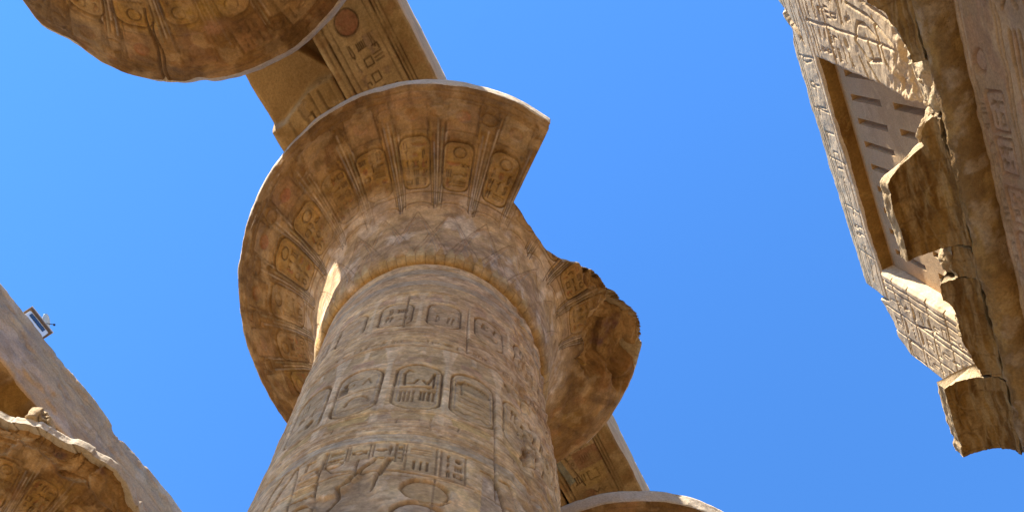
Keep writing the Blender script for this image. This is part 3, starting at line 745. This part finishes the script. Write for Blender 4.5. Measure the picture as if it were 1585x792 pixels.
DK = (.10, .065, .04)
c0 = column(AX, AY, "decorated column in the middle of the photo, its flaring capital broken away on the right", 3, rich=True, seam=130, scut=scut_main, damage=[(-8, 46, 2.36, .26)], bulge=bump_fn([(46, 30, .04)]),
            stains=((52, 2.85, 1.3, .8, (.46, .27, .085), .9), (40, 2.4, .7, .4, (.44, .27, .10), .8), (-150, 2.8, .5, .3, DK, .8), (-170, 2.7, .5, .4, DK, .7), (-140, 3.0, .35, .25, DK, .7), (160, 2.6, .6, .4, DK, .6), (-62, 3.0, .8, .14, (.2, .11, .05), .7), (-40, 2.95, .6, .2, (.20, .11, .05), .6)))  # golden patches paint missing bounce light onto the broken lobe; dark ones are stains
c1 = column(AX, AY - SP, "capital cut off by the top left edge, only its round brown underside in view", 8, seam=-60, chip=bump_fn([(147, 7, .12), (161, 5, .18), (115, 2, .04)]),
            stains=((119, 3.0, .28, .35, DK, .95), (114, 2.7, .25, .3, DK, .7), (140, 2.95, .6, .16, DK, .7), (152, 2.9, .4, .2, DK, .5), (128, 2.9, .5, .2, (.42, .28, .16), .7), (108, 2.75, .3, .15, (.40, .20, .12), .8)),
            crack=[(123.2, 2.45, 3.3, .05), (122.0, 2.6, 3.28, .03)])
c2 = column(AX, AY + SP, "capital at the bottom edge of the photo below the middle one, pale curved rim only", 12, seam=130, chip=bump_fn([(-60, 8, .02), (-20, 3, .03)]), flare=.05, NT=900)
def scut_b(th):
    t = (th + 180) % 360 - 180
    ks = np.array([(-75, 3.325), (-60, 3.22), (-45, 3.16), (-38, 3.20), (-30, 3.14), (-24, 3.18), (-20, 3.24), (-12, 3.27), (-8, 3.20), (-2, 3.14), (6, 3.10), (14, 3.12), (30, 3.16), (44, 3.325)])
    r = np.interp(t, ks[:, 0], ks[:, 1]) + (fbm2(t * .25, t * 0 + 2, 15, 4) - .5) * .10
    return np.where((t > -75) & (t < 44) & (r < 3.285), np.interp(np.minimum(r, 3.325), PR[:, 0], SS), 99.0)
c3 = column(BX, AY, "weathered capital with a chipped rim in the bottom left corner of the photo", 21, seam=150, NT=1000, lip=.22, flare=.02, liprough=.03, damage=[(-90, 50, 2.92, .20)], chip=lambda th: np.interp((th + 180) % 360 - 180, [-90, -60, -44, -38, -32, -21, -12, -3, 6, 20, 40, 70], [0, .12, .16, .12, .17, .03, -.06, .02, .12, .20, .2, 0]) + (fbm2(th * .11, th * 0, 6, 3) - .5) * .16 + (facet2(th * .13, th * 0 + .5, 1.0, 4) - .5) * .05 + (fbm2(th * .45, th * 0 + 4, 6, 3) - .5) * .04,
            stains=((-30, 2.4, 2.2, 1.3, (.66, .49, .31), .95), (-60, 2.5, 1.6, 1.0, (.64, .47, .30), .9), (0, 2.5, 1.4, 1.0, (.60, .42, .24), .8)))  # pale patches lift the dim underside: light painted into the colour
c3_grp = c3

# ------------------------------------------------------------------ abaci and architraves of the nave
for t, col_ in ((c0, AX), (c1, AX), (c2, AX), (c3, BX)):
    hw = 1.38 if col_ == AX else 1.42
    rough_box("abacus", (-hw, -hw - (.12 if col_ == AX else .42), 18.55), (hw, hw + .12, 20.275 if col_ == AX else 21.06), M_ABAC, t, .14, .03, .05, 3)

def beam_soffit(name, x0, x1, y0, y1, zb, zt, paint, parent, seed, lower=None, step=.018, hi=None):
    ys = np.arange(y0, y1 + 1e-6, step); xs = np.linspace(x0, x1, max(10, int((x1 - x0) / step)))
    cv = Canvas(xs, ys)
    paint(cv)
    X, Y = np.meshgrid(xs, ys)
    e = np.minimum(X - x0, x1 - X)
    Z = zb - cv.h + (fbm2(X * 1.5, Y * 1.5, seed, 4) - .5) * .05 + sstep(.05, 0, e) * .03 * (.4 + 1.6 * fbm2(X * 2, Y * 2.4, seed + 4, 4))
    X = X + (fbm2(Y * 1.1, X * 0 + 1, seed + 2, 5) - .5) * .10 * sstep(.25, 0, e)
    P = np.stack([X, Y, Z], -1)
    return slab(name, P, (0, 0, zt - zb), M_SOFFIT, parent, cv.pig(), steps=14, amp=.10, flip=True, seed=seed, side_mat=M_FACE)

archA = empty("architrave", (AX, AY, 20.3), "decorated double stone beam lying on the capitals of the middle column row", "architrave")
def loc_child(o, parent):
    o.parent = parent; o.matrix_parent_inverse = Matrix.Translation(-Vector(parent.location))
def paint_right(cv):
    rs = np.random.RandomState(17)
    # u = x , v = y ; long cartouche running along the beam
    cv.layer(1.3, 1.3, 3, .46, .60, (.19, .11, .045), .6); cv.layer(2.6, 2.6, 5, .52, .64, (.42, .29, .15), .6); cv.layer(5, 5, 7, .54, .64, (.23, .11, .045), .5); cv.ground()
    for (y0, y1, s_) in ((-1.42, 4.2, 1), (4.6, 10.2, 1), (-7.5, -1.7, 1)):
        cv.rrect(-2.30, -1.42, y0, y1, .36, .05, .035, LINE, .6, filld=.004, fc=(.42, .29, .15), fa=.4)
        cv.rrect(-2.20, -1.52, y0 + .1, y1 - .1, .30, .03, .025, LINE, .5)
        cv.disc(-1.90, y0 + .46, .19, .17, .03, (.27, .10, .055), .85); cv.ring(-1.90, y0 + .46, .2, .18, .04, .045, BROWN, .7)
        yy = y0 + .78
        for k, su, sv, xx in (('seated', .3, .3, -1.72),):
            glyph(cv, k, xx, yy + .1, su, sv, .035, .04, LINE, .65, (.30, .20, .14), rot=.1); yy += .16 if k != 'bird' else .34
        text_block(cv, -2.16, -1.58, y0 + .72, y0 + 1.9, 3, 5, rs, .03, .035, LINE, .6, (.30, .19, .12)); text_block(cv, -2.16, -1.58, y0 + 1.9, y1 - .3, 2, 9, rs, .035, .04, LINE, .6, (.30, .19, .12))
    for x_ in (-1.36, -1.30, -2.38): cv.stroke([(x_, -8), (x_, 13)], .03, .025, LINE, .5)
    # panel by the lower capital: toothed band, blade, frames
    cv.fill([(-1.95, 7.22), (-1.42, 7.22), (-1.42, 7.62), (-1.95, 7.62)], .02, (.25, .11, .06), .8)
    for i in range(7): cv.fill([(-1.95 + i * .08, 7.08), (-1.90 + i * .08, 7.08), (-1.90 + i * .08, 7.24), (-1.95 + i * .08, 7.24)], .02, (.42, .30, .17), .7)
    cv.fill([(-1.98, 7.66), (-1.44, 7.62), (-1.50, 8.05), (-2.0, 8.05)], .008, (.42, .27, .09), .6)
    cv.fill([(-2.33, 7.28), (-2.2, 7.25), (-2.12, 7.80), (-2.26, 7.84)], .03, (.20, .22, .19), .85); cv.stroke([(-2.10, 7.25), (-1.98, 7.98)], .035, .04, BROWN, .7)
    cv.disc(-2.0, 8.2, .16, .12, .03, (.22, .10, .05), .7)
    cv.worn(1.6, 52, .55, .68, .6); cv.grain(7, 53, .4)
def paint_left(cv):
    rs = np.random.RandomState(4)
    cv.layer(1.3, 1.3, 13, .46, .60, (.20, .12, .05), .6); cv.layer(2.6, 2.6, 15, .52, .64, (.40, .28, .15), .5)
    X, Y = np.meshgrid(cv.us, cv.vs)
    text_block(cv, -2.95, -2.62, -.9, 3.2, 1, 9, rs, .035, .045, LINE, .6, (.28, .19, .11)); text_block(cv, -3.35, -3.02, -.9, 3.2, 1, 9, rs, .035, .045, LINE, .6, (.28, .19, .11))
    cv.stroke([(-2.62, -4), (-2.62, 13)], .03, .03); cv.stroke([(-2.98, -4), (-2.98, 13)], .03, .03)
    text_block(cv, -3.3, -2.7, 5, 12, 2, 14, rs, .035, .04, LINE, .6)
    yb = -.52 + .20 * sstep(-2.7, -3.8, X) + .0 * X + (fbm2(X * 3, Y * 3, 6, 4) - .5) * .12
    rec = sstep(.06, -.06, Y - yb)
    cv.h *= 1 - rec
    cv.h -= rec * (.50 + .04 * fbm2(X * 2, Y * 2, 8, 3))
    tri = sstep(.05, -.05, (Y + .62) - (X + 2.52) * 1.4) * sstep(-3.0, -2.86, X) * rec
    cv.h -= tri * .45
    cv.a = cv.a * (1 - rec)
    cv.h[(X < -3.5) & (Y > -.28) & (Y < .4)] += .04
rb = beam_soffit("beam", -2.47, -1.006, -8.4, 14.5, 20.3, 23.17, paint_right, None, 61, step=.016)
lb = beam_soffit("beam", -3.84, -2.51, -8.4, 14.5, 20.3, 23.17, paint_left, None, 67, step=.02)
for o in (rb, lb): loc_child(o, archA)
lb["label"] = "left beam with a large spalled patch underneath"

# far architrave across the nave: plain weathered face
archB = empty("architrave", (BX, AY, 21.1), "plain grey stone beam slanting across the lower left corner of the photo", "architrave")
def face_x(name, x, ys, z0f, z1f, nz, paint, ext, mat, parent, seed, rough=.02, flip=False, side_mat=None, xw=None):
    """vertical panel facing -x or +x; z0f/z1f are functions of y"""
    vs = np.linspace(0, 1, nz); z0 = np.array([z0f(q) for q in ys]); z1 = np.array([z1f(q) for q in ys])
    zmin, zmax = z0.min(), z1.max()
    cz = np.linspace(zmin, zmax, nz); cv = Canvas(ys, cz)
    paint(cv)
    Y, V = np.meshgrid(ys, vs); Z = z0[None] + V * (z1 - z0)[None]
    jj = np.clip(np.round((Z - zmin) / (zmax - zmin) * (nz - 1)).astype(int), 0, nz - 1); ii = np.arange(len(ys))[None].repeat(nz, 0)
    h = cv.h[jj, ii]; pg = cv.pig()[jj, ii]
    sgn = -1 if ext > 0 else 1
    X = x + sgn * (h + (fbm2(Y * 2, Z * 2, seed, 5) - .5) * rough)
    e = np.minimum(np.minimum(Z - z0[None], z1[None] - Z), np.minimum(Y - ys[0], ys[-1] - Y))
    X = X - sgn * sstep(.06, 0, e) * .04 * (.3 + 1.7 * fbm2(Y * 3, Z * 3, seed + 6, 4))
    if xw is not None: Y = Y + xw(Z) * V * 0 + xw(Z)
    P = np.stack([X, Y, Z], -1)
    return slab(name, P, (ext, 0, 0), mat, parent, pg, steps=5, amp=.05, flip=flip, seed=seed, side_mat=side_mat)
def paint_B(cv):
    U, V = np.meshgrid(cv.us, cv.vs)
    for y in (-3.0, 2.95): cv.stroke([(y, 21.2), (y + .03, 22.4), (y, 23.3)], .035, .05, BROWN, .5)
    for z in (21.7, 22.3, 22.75): cv.stroke([(q, z + .02 * math.sin(q * 3)) for q in np.arange(-6, 9, .3)], .02, .012, LINE, .25)
    for q in range(26):
        rs = np.random.RandomState(q); y = rs.uniform(-5, 6); z = rs.uniform(21.3, 23); cv.stroke([(y, z), (y + rs.uniform(.2, .8), z + rs.uniform(-.04, .04))], .02, .012, LINE, .25)
    for q in range(16):
        rs = np.random.RandomState(q + 90); y = rs.uniform(-5, 6); z = rs.uniform(21.2, 22.6); cv.stroke([(y, z), (y + .02, z + rs.uniform(.2, .5))], .02, .012, LINE, .25)
    cv.layer(.9, .9, 3, .48, .60, (.30, .215, .15), .6); cv.layer(1.6, 1.6, 5, .52, .62, (.56, .42, .30), .55); cv.layer(3, 7, 9, .53, .62, (.27, .19, .13), .5)
    cv.h += (fbm2(U * 5, V * 5, 12, 5) - .5) * .05 - .04 * sstep(.58, .64, fbm2(U * 2.2, V * 2.2, 14, 5))
def topB(y):
    n = float(fbm2(np.array(y * 1.7), np.array(3.0), 8, 4)) - .5
    d = .10 * n
    d -= .22 * math.exp(-((y - 2.88) / .20) ** 2)
    if y < 2.7: d += .0
    return 23.17 + d
bm = face_x("beam", -11.0, np.arange(-8.4, 14.5, .05), lambda y: 21.1, topB, 60, paint_B, -2.8, M_FACE, None, 71, .05, flip=True, side_mat=M_CORN)  # darker stone on underside and ends: underside shade put into the colour
loc_child(bm, archB)
st = rough_box("broken_stone", (-.26, -.28, 0), (.26, .28, .42), M_BROKEN, None, .04, .10, .12, 5, (-9.92, 1.50, 18.50))
st.rotation_euler = (0.1, 0.15, .5)
st["label"] = "small pale broken stone lying on the chipped capital in the bottom left corner"; st["category"] = "stone"; st["kind"] = "thing"

# equipment box on the far architrave
eb = empty("equipment_box", (-11.16, .19, 23.20), "small white box with dark window and round dish, standing on the far beam", "equipment box")
MW = plain("white_painted_metal", (.72, .70, .66), .45); MG = plain("dark_glass", (.03, .04, .06), .15); MR = plain("brown_roof_metal", (.17, .12, .085), .5); MD = plain("dish_metal", (.55, .52, .42), .4)
import bmesh
eb.scale = (.84, .84, .84)
def bm_obj(name, boxes, mat, parent, bev=.012):
    b = bmesh.new()
    for lo, hi in boxes:
        r = bmesh.ops.create_cube(b, size=1)
        for v in r['verts']: v.co = Vector([lo[k] + (v.co[k] + .5) * (hi[k] - lo[k]) for k in range(3)])
    if bev: bmesh.ops.bevel(b, geom=b.edges[:], offset=bev, segments=2, affect='EDGES')
    me = bpy.data.meshes.new(name); b.to_mesh(me); b.free()
    return link(name, me, mat, parent, smooth=False)
bm_obj("body", [((-.22, -.32, 0), (.1, .32, .46))], MW, eb)
bm_obj("window", [((.095, -.25, .20), (.112, .22, .40))], MG, eb, .004)
bm_obj("roof", [((-.26, -.37, .462), (.16, .37, .53))], MR, eb)
bm_obj("roof_edge", [((-.27, -.38, .532), (.17, -.33, .56)), ((-.27, .33, .532), (.17, .38, .56)), ((.125, -.325, .532), (.17, .325, .555))], MW, eb, .004)
t_ = np.linspace(0, 2 * np.pi, 32, endpoint=False)
rings = [(0.02, -.045), (.08, -.04), (.14, -.02), (.19, .01), (.195, .02), (.18, .015), (.12, -.005), (.02, -.02)]
P = np.array([[(r * math.cos(a), r * math.sin(a), z) for a in t_] for r, z in rings])
dish = link("dish", mesh_np("dish", P.reshape(-1, 3), quads(len(rings), 32, wrap=True), None, [list(range(32))[::-1], list(range(32 * 7, 32 * 8))]), MD, eb)
dish.location = (.0, .10, .84); dish.scale = (1.25, 1.25, 1.25); dish.rotation_euler = Vector((.72, .55, -.05)).to_track_quat('Z', 'Y').to_euler()
bm_obj("mast", [((-.035, .10, .53), (-.005, .13, .84))], plain("mast_metal", (.3, .3, .3), .4, .6), eb, .005)
bm_obj("feed_arm", [((-.008, -.008, .0), (.008, .008, .17)), ((-.022, -.022, .171), (.022, .022, .205))], MG, dish, .004)
bm_obj("bracket", [((0.0, -.14, .53), (.05, -.10, .62))], MG, eb, .005)

# ------------------------------------------------------------------ the ruined side wall with its window
wall = empty("clerestory_wall", (5.2, 5.0, 10.0), "ruined carved wall on the right with a slotted stone window above a broken cornice", "temple wall")
parts = []
# architrave of the side row
def paint_side(cv):
    rs = np.random.RandomState(14)
    U, V = np.meshgrid(cv.us, cv.vs)
    cv.wf = 1.05; cv.df = 1.3
    cv.layer(1.0, 2.0, 3, .47, .60, (.21, .135, .08), .6); cv.layer(1.2, 3.5, 5, .52, .63, (.46, .32, .21), .6); cv.layer(3, 6, 9, .53, .63, (.26, .13, .07), .5); cv.ground()
    for z in (14.02, 13.22, 13.14, 12.5, 12.42): cv.stroke([(q, z + .012 * math.sin(q * 2)) for q in np.arange(-3, 11, .4)], .03, .025, LINE, .45)
    y = -2.6
    for k in range(12):
        if abs(y - 2.88) > .3 and not (2.7 < y < 4.4):
            glyph(cv, KEYS[rs.randint(len(KEYS))], y, 13.6, .36, .5, .04, .04, LINE, .55)
        y += .52
    cv.disc(2.88, 13.76, .12, .12, .02, (.27, .16, .11), .6); cv.ring(2.88, 13.76, .12, .13, .035, .04, (.24, .12, .07), .6)
    for y0, y1 in ((3.19, 3.62), (3.69, 4.10), (4.25, 4.7), (4.8, 5.3), (5.45, 6.0), (6.2, 6.8), (7.0, 7.7)):
        cv.rrect(y0, y1, 13.38, 13.80, .05, .035, .035, (.24, .12, .07), .55, filld=.008, fc=(.30, .19, .13), fa=.4)
        text_block(cv, y0 + .05, y1 - .05, 13.42, 13.76, 2, 2, rs, .028, .032, LINE, .5)
    text_block(cv, 2.9, 8, 13.86, 14.0, 26, 1, rs, .02, .02, LINE, .45)
    text_block(cv, -2, 8, 12.55, 13.1, 18, 1, rs, .045, .05, LINE, .5, (.28, .19, .14))
    text_block(cv, -2, 8, 11.6, 12.4, 14, 1, rs, .05, .045, LINE, .5, (.28, .19, .14))
    cv.fill([(.8, 12.9), (2.0, 12.8), (2.3, 12.3), (1.6, 11.8), (.5, 12.0)], .05, (.24, .17, .13), .5, rough=.15)
    cv.worn(1.4, 33, .52, .66, .6); cv.grain(6, 35, .4)
    cv.h += (fbm2(U * 4, V * 4, 22, 5) - .5) * .03
parts.append(face_x("architrave", 4.54, np.arange(-3.2, 9.0, .016), lambda y: 11.45, lambda y: 14.25, 175, paint_side, 1.5, M_SIDE, None, 81, .04))
# round moulding
ys = np.arange(-3.2, 8.75, .03); a = np.linspace(0, 2 * np.pi, 40, endpoint=False)
Yg, Ag = np.meshgrid(ys, a, indexing='ij')
rr = .245 + (fbm2(Yg * 2.5, np.cos(Ag) * 1.2 + 5, 5, 5) - .5) * .06 + (fbm2(Yg * 9, np.sin(Ag) * 3 + 9, 6, 4) - .5) * .07
P = np.stack([4.50 + rr * np.cos(Ag), Yg, 14.35 + rr * np.sin(Ag)], -1)
ct = Canvas(a * .245, ys)
ct.layer(3, 1.2, 3, .46, .58, (.13, .07, .025), .7); ct.layer(5, 2.6, 5, .52, .63, (.40, .25, .09), .6); ct.layer(4, 4, 9, .54, .63, (.42, .32, .22), .5); ct.layer(9, 7, 12, .52, .62, (.15, .085, .035), .5)
parts.append(link("torus_moulding", mesh_np("torus_moulding", P.reshape(-1, 3), quads(len(ys), 40, wrap=True, flip=True), ct.pig().reshape(-1, 4), [list(range(40)), list(range((len(ys) - 1) * 40, len(ys) * 40))[::-1]]), M_TORUS))
# cavetto cornice
def cornice(y0, y1, lim, seed, label=None):
    ys = np.arange(y0, y1 + 1e-6, .014); na = 70; rs = np.random.RandomState(seed)
    am = np.linspace(0, np.pi / 2, na)
    xmin = np.interp(ys, [q[0] for q in lim], [q[1] for q in lim]) + (fbm2(ys * 3.5, ys * 0 + seed, 5, 5) - .5) * .16
    xmin = np.maximum(xmin, 3.70 + (fbm2(ys * 2.2, ys * 0, seed, 5) - .5) * .05)
    acut = np.arccos(np.clip(1 - (4.30 - xmin) / .60, 0, 1))
    zt = 15.44
    cv = Canvas(ys, am * .75)
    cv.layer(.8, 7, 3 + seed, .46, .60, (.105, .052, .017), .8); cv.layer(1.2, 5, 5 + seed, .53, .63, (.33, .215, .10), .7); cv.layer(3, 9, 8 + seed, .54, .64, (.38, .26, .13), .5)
    for y in np.arange(y0 - .1, y1, .30): cv.stroke([(y, .1), (y + .02, 1.2)], .03, .014, (.16, .09, .04), .4)
    for q in range(14):
        yy = rs.uniform(y0, y1); v = rs.uniform(.1, 1.1)
        cv.stroke([(yy + x, v + z) for x, z in arc(0, 0, rs.uniform(.2, .6), rs.uniform(.1, .25), 10, 170)], .03, .016, (.38, .27, .14), .4)
    nl, nt_ = 12, 14
    rows = na + nl + nt_
    Y = np.repeat(ys[None], rows, 0); X = np.zeros_like(Y); Z = np.zeros_like(Y)
    A_ = np.minimum(am[:, None], acut[None]); 
    X[:na] = 4.30 - .60 * (1 - np.cos(A_)); Z[:na] = 14.53 + .62 * np.sin(A_)
    hh = cv.h + (fbm2(Y[:na] * 2.5, A_ * 5 + seed, seed, 5) - .5) * .13
    X[:na] -= hh * np.cos(A_) * 1.0; Z[:na] -= hh * np.sin(A_)
    xe, ze = X[na - 1].copy(), Z[na - 1].copy()
    bro = sstep(3.74, 3.85, xmin)
    for k in range(nl):
        f = (k + 1) / nl
        X[na + k] = xe + bro * f * .25 + (fbm2(ys * 5, ys * 0 + f * 3, seed + 3, 4) - .5) * (.05 + .16 * bro); Z[na + k] = ze + (zt - ze) * f
    for k in range(nt_):
        f = (k + 1) / nt_
        X[na + nl + k] = X[na + nl - 1] * (1 - f) + 4.95 * f; Z[na + nl + k] = zt + (fbm2(ys * 3, ys * 0 + f * 4, seed + 8, 4) - .5) * .08
    # slightly ragged block ends
    for s_, idx in ((1, 0), (-1, -1)):
        pass
    P = np.stack([X, Y, Z], -1)
    Y2 = Y + (fbm3(P * np.array((1, .05, 1)), 2.5, 0, 4) - .5) * .06
    P[..., 1] = Y2
    H, W = X.shape; I = np.arange(H * W).reshape(H, W)
    F = quads(H, W, flip=True); bc = [I[:, 0][::1].tolist(), I[:, -1][::-1].tolist()]
    # back closing strip
    back = np.stack([I[-1, :-1], I[-1, 1:], I[0, 1:], I[0, :-1]], -1)[:, ::-1]
    pig = np.zeros((H, W, 4)); pig[:na] = cv.pig()
    midx = np.zeros((H - 1, W - 1), int); midx[na - 1:] = 1
    me = mesh_np("cornice_block", P.reshape(-1, 3), np.concatenate([F, back]), pig.reshape(-1, 4), bc, np.concatenate([midx.reshape(-1), np.ones(W - 1), [1, 1]]))
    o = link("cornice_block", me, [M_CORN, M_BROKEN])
    if label: o["label"] = label
    parts.append(o)
cornice(-3.2, 2.78, [(-4, 3.7), (1.3, 3.72), (1.8, 3.98), (2.0, 4.07), (2.35, 4.2), (2.8, 4.26)], 3)
cornice(3.42, 5.02, [(3.4, 4.26), (3.5, 4.2), (3.72, 4.1), (3.84, 3.86), (3.98, 3.70), (5.1, 3.68)], 4, "cornice block with a diagonal broken end")
cornice(5.024, 5.466, [(5, 4.16), (5.5, 4.14)], 5)
cornice(5.47, 6.92, [(5.4, 3.93), (5.7, 4.02), (6.0, 4.08), (6.5, 4.10), (7, 4.13)], 6)
cornice(6.94, 8.12, [(6.9, 3.69), (8.2, 3.69)], 7, "undamaged cornice block with a bright sunlit end")
# masonry behind the cornice
parts.append(rough_box("core_masonry", (4.62, -3.2, 14.56), (5.9, 8.3, 16.12), M_BROKEN, None, .05, .24, .16, 12))
parts.append(rough_box("rubble", (4.50, 2.9, 14.62), (4.95, 3.80, 15.62), M_BROKEN, None, .03, .10, .20, 15))
parts.append(rough_box("rubble", (4.78, 2.6, 15.5), (5.2, 3.78, 16.6), M_BROKEN, None, .03, .10, .20, 19))

def lump(c, rad, seed):
    th, ph = np.meshgrid(np.linspace(0, 2 * np.pi, 64, endpoint=False), np.linspace(.04, np.pi - .04, 40))
    d = np.stack([np.sin(ph) * np.cos(th), np.sin(ph) * np.sin(th), np.cos(ph)], -1)
    k = .72 + .6 * (fbm3(d + seed, 1.6, seed, 5) - .3) + .12 * facet2(th * 2, ph * 2, 1.3, seed)
    P = np.array(c) + d * np.array(rad) * k[..., None]
    n = 64
    parts.append(link("rubble", mesh_np("rubble", P.reshape(-1, 3), quads(40, n, wrap=True, flip=True), None, [list(range(n)), list(range(39 * n, 40 * n))[::-1]]), M_BROKEN))
lump((4.50, 3.25, 14.72), (.22, .26, .24), 3); lump((4.47, 3.55, 15.0), (.20, .22, .26), 8); lump((4.64, 3.0, 15.2), (.26, .3, .45), 14); lump((4.50, 3.75, 15.4), (.24, .26, .16), 19); lump((4.80, 3.35, 15.6), (.25, .25, .4), 23); lump((4.35, 5.3, 15.3), (.25, .22, .25), 29)
def paint_p1(cv):
    rs = np.random.RandomState(24)
    U, V = np.meshgrid(cv.us, cv.vs)
    for y in (2.66, 1.9, 1.2, .4): cv.stroke([(y, 16), (y + .02, 21.6)], .05, .045, None)
    for z in (21.5, 20.6): cv.stroke([(-3, z), (3.4, z)], .05, .04, None)
    text_block(cv, 2.72, 3.22, 19.6, 21.45, 2, 7, rs, .04, .035, None)
    text_block(cv, 1.95, 2.62, 19.2, 21.45, 2, 7, rs, .04, .035, None)
    # large figure: raised arm and kilt
    for p, w_ in (([(2.45, 18.9), (2.75, 19.25), (3.0, 18.9), (2.92, 18.3), (2.6, 18.25), (2.45, 18.6), (2.45, 18.9)], .07), ([(2.62, 18.7), (2.9, 18.62)], .05), ([(2.3, 18.2), (2.9, 18.1), (3.3, 17.6), (3.55, 17.2)], .07), ([(3.05, 19.0), (3.3, 18.7), (3.62, 17.6)], .07), ([(2.2, 19.2), (2.3, 18.4), (2.6, 17.6)], .07), ([(1.5, 19), (2.1, 18.5), (2.4, 17)], .07), ([(3.0, 19.3), (3.4, 19.1), (3.55, 18.3)], .06)):
        cv.stroke(p, w_, .07, None)
    text_block(cv, -2.5, 1.8, 17, 21.3, 9, 8, rs, .05, .05, None)
    rg = sstep(18.4, 17.4, V - .9 * (U - 3)) 
    cv.h = cv.h * (1 - .8 * rg) + rg * (fbm2(U * 6, V * 6, 3, 5) - .5) * .22
    cv.h += (fbm2(U * 5, V * 5, 8, 5) - .5) * .022
yy1 = np.arange(-3.0, 3.36, .016)
parts.append(face_x("pier", 4.95, yy1, lambda y: 16.5, lambda y: 21.735, 300, paint_p1, .75, M_WALL, None, 91, .05, xw=lambda z: .5 * np.clip((21.65 - z) / 4.95, 0, 1.1) * 1.0))
def paint_p2(cv):
    rs = np.random.RandomState(34)
    U, V = np.meshgrid(cv.us, cv.vs)
    for y in (7.52, 7.66): cv.stroke([(y, 17), (y, 22)], .04, .05, None)
    for z in (21.15, 20.35, 19.45, 18.6): cv.stroke([(7.4, z), (9.2, z + .05)], .05, .05, None)
    for y in (8.12, 8.62): cv.stroke([(y, 17), (y + .02, 22)], .05, .06, None)
    cv.stroke([(7.98, 17.2), (8.0, 19.5), (8.15, 20.4)], .06, .09, None)
    cv.rrect(8.68, 9.02, 20.4, 21.1, .08, .05, .05, None, 0)
    text_block(cv, 7.72, 8.06, 17.5, 21.6, 1, 11, rs, .035, .035, None); text_block(cv, 8.18, 8.56, 18, 21.6, 1, 9, rs, .035, .035, None); text_block(cv, 8.68, 9.0, 18.6, 20.3, 1, 5, rs, .035, .035, None)
    cv.h += (fbm2(U * 5, V * 5, 18, 5) - .5) * .018
def top2(y): return float(np.interp(y, [7.3, 8.0, 8.1, 8.5, 8.8, 9.1, 9.3], [21.735, 21.735, 22.3, 21.85, 21.85, 21.3, 19.9])) + (float(fbm2(np.array(y * 5.), np.array(1.), 4, 3)) - .5) * .12
parts.append(face_x("pier", 4.95, np.arange(7.36, 9.12, .011), lambda y: 16.3, top2, 330, paint_p2, .75, M_WALL, None, 95, .03))
def paint_l(cv):
    rs = np.random.RandomState(44)
    U, V = np.meshgrid(cv.us, cv.vs)
    for z in (21.95, 22.72, 22.85): cv.stroke([(-3, z), (8.3, z)], .035, .04, None)
    text_block(cv, -2.5, 7.8, 22.02, 22.66, 22, 1, rs, .04, .035, None)
    for q in range(5):
        y = 3.3 + q * .95; cv.stroke([(y, 22.8), (y + .05, 21.9)], .03, .03, None)
    cv.fill([(2.5, 23.2), (3.0, 22.4), (3.15, 22.2), (2.75, 22.5), (2.3, 23.2)], .14, None, 0, rough=.06)
    cv.h += (fbm2(U * 5, V * 5, 28, 5) - .5) * .02
def topl(y): return 23.10 + (float(fbm2(np.array(y * 2.3), np.array(2.), 4, 5)) - .5) * .22 - .25 * math.exp(-((y - 2.9) / .16) ** 2) - 1.3 * max(0, y - 7.9) ** 1.5 * 2
parts.append(face_x("lintel", 4.95, np.arange(-3.0, 8.02, .016), lambda y: 21.742, topl, 84, paint_l, .8, M_WALL, None, 98, .04, side_mat=M_CORN))
# slotted window slab: bars butt against rails
def grille():
    Vs, Fs = [], []; off = 0
    def add(lo, hi):
        nonlocal off
        x0, y0, z0 = lo; x1, y1, z1 = hi
        Vs.append(np.array([(x0, y0, z0), (x1, y0, z0), (x1, y1, z0), (x0, y1, z0), (x0, y0, z1), (x1, y0, z1), (x1, y1, z1), (x0, y1, z1)]))
        Fs.append(np.array([(0, 3, 2, 1), (4, 5, 6, 7), (0, 1, 5, 4), (1, 2, 6, 5), (2, 3, 7, 6), (3, 0, 4, 7)]) + off); off += 8
    X0, X1 = 5.21, 5.56
    rails = [(21.28, 21.78), (19.18, 19.77), (16.95, 17.68)]
    for z0, z1 in rails: add((X0, 3.30, z0), (X1, 7.62, z1))
    for z0, z1 in ((19.77, 21.28), (17.68, 19.18)):
        y = 3.30
        for i in range(10):
            s0 = 3.645 + .411 * i
            add((X0, y, z0), (X1, s0, z1)); y = s0 + .115
            if i == 9: add((X0, y, z0), (X1, 7.62, z1)) if y < 7.58 else None
    return mesh_np("window_grille", np.concatenate(Vs), np.concatenate(Fs))
parts.append(link("window_grille", grille(), M_GRILLE, smooth=False))
for o in parts:
    loc_child(o, wall)

# side columns that carry the wall (below the picture)
for i, y in enumerate((-3.0, 2.6, 8.2)):
    t = empty("side_column", (5.3, y, 0), "smaller column with a closed bud capital under the carved right-hand wall, just outside the photo", "column", "bud columns under the side wall")
    lathe("shaft", [(1.18, 0), (1.2, .4), (1.25, .45), (1.33, 1.4), (1.36, 3), (1.25, 7.6)], M_SHAFT, t, 72, .01, i)
    lathe("capital", [(1.24, 7.61), (1.42, 7.8), (1.46, 8.2), (1.28, 9.4), (1.02, 10.3), (.98, 10.35)], M_BELL, t, 72, .01, i + 4)
    rough_box("abacus", (-1.0, -1.0, 10.36), (1.0, 1.0, 11.44), M_ABAC, t, .2, .03, .05, i)
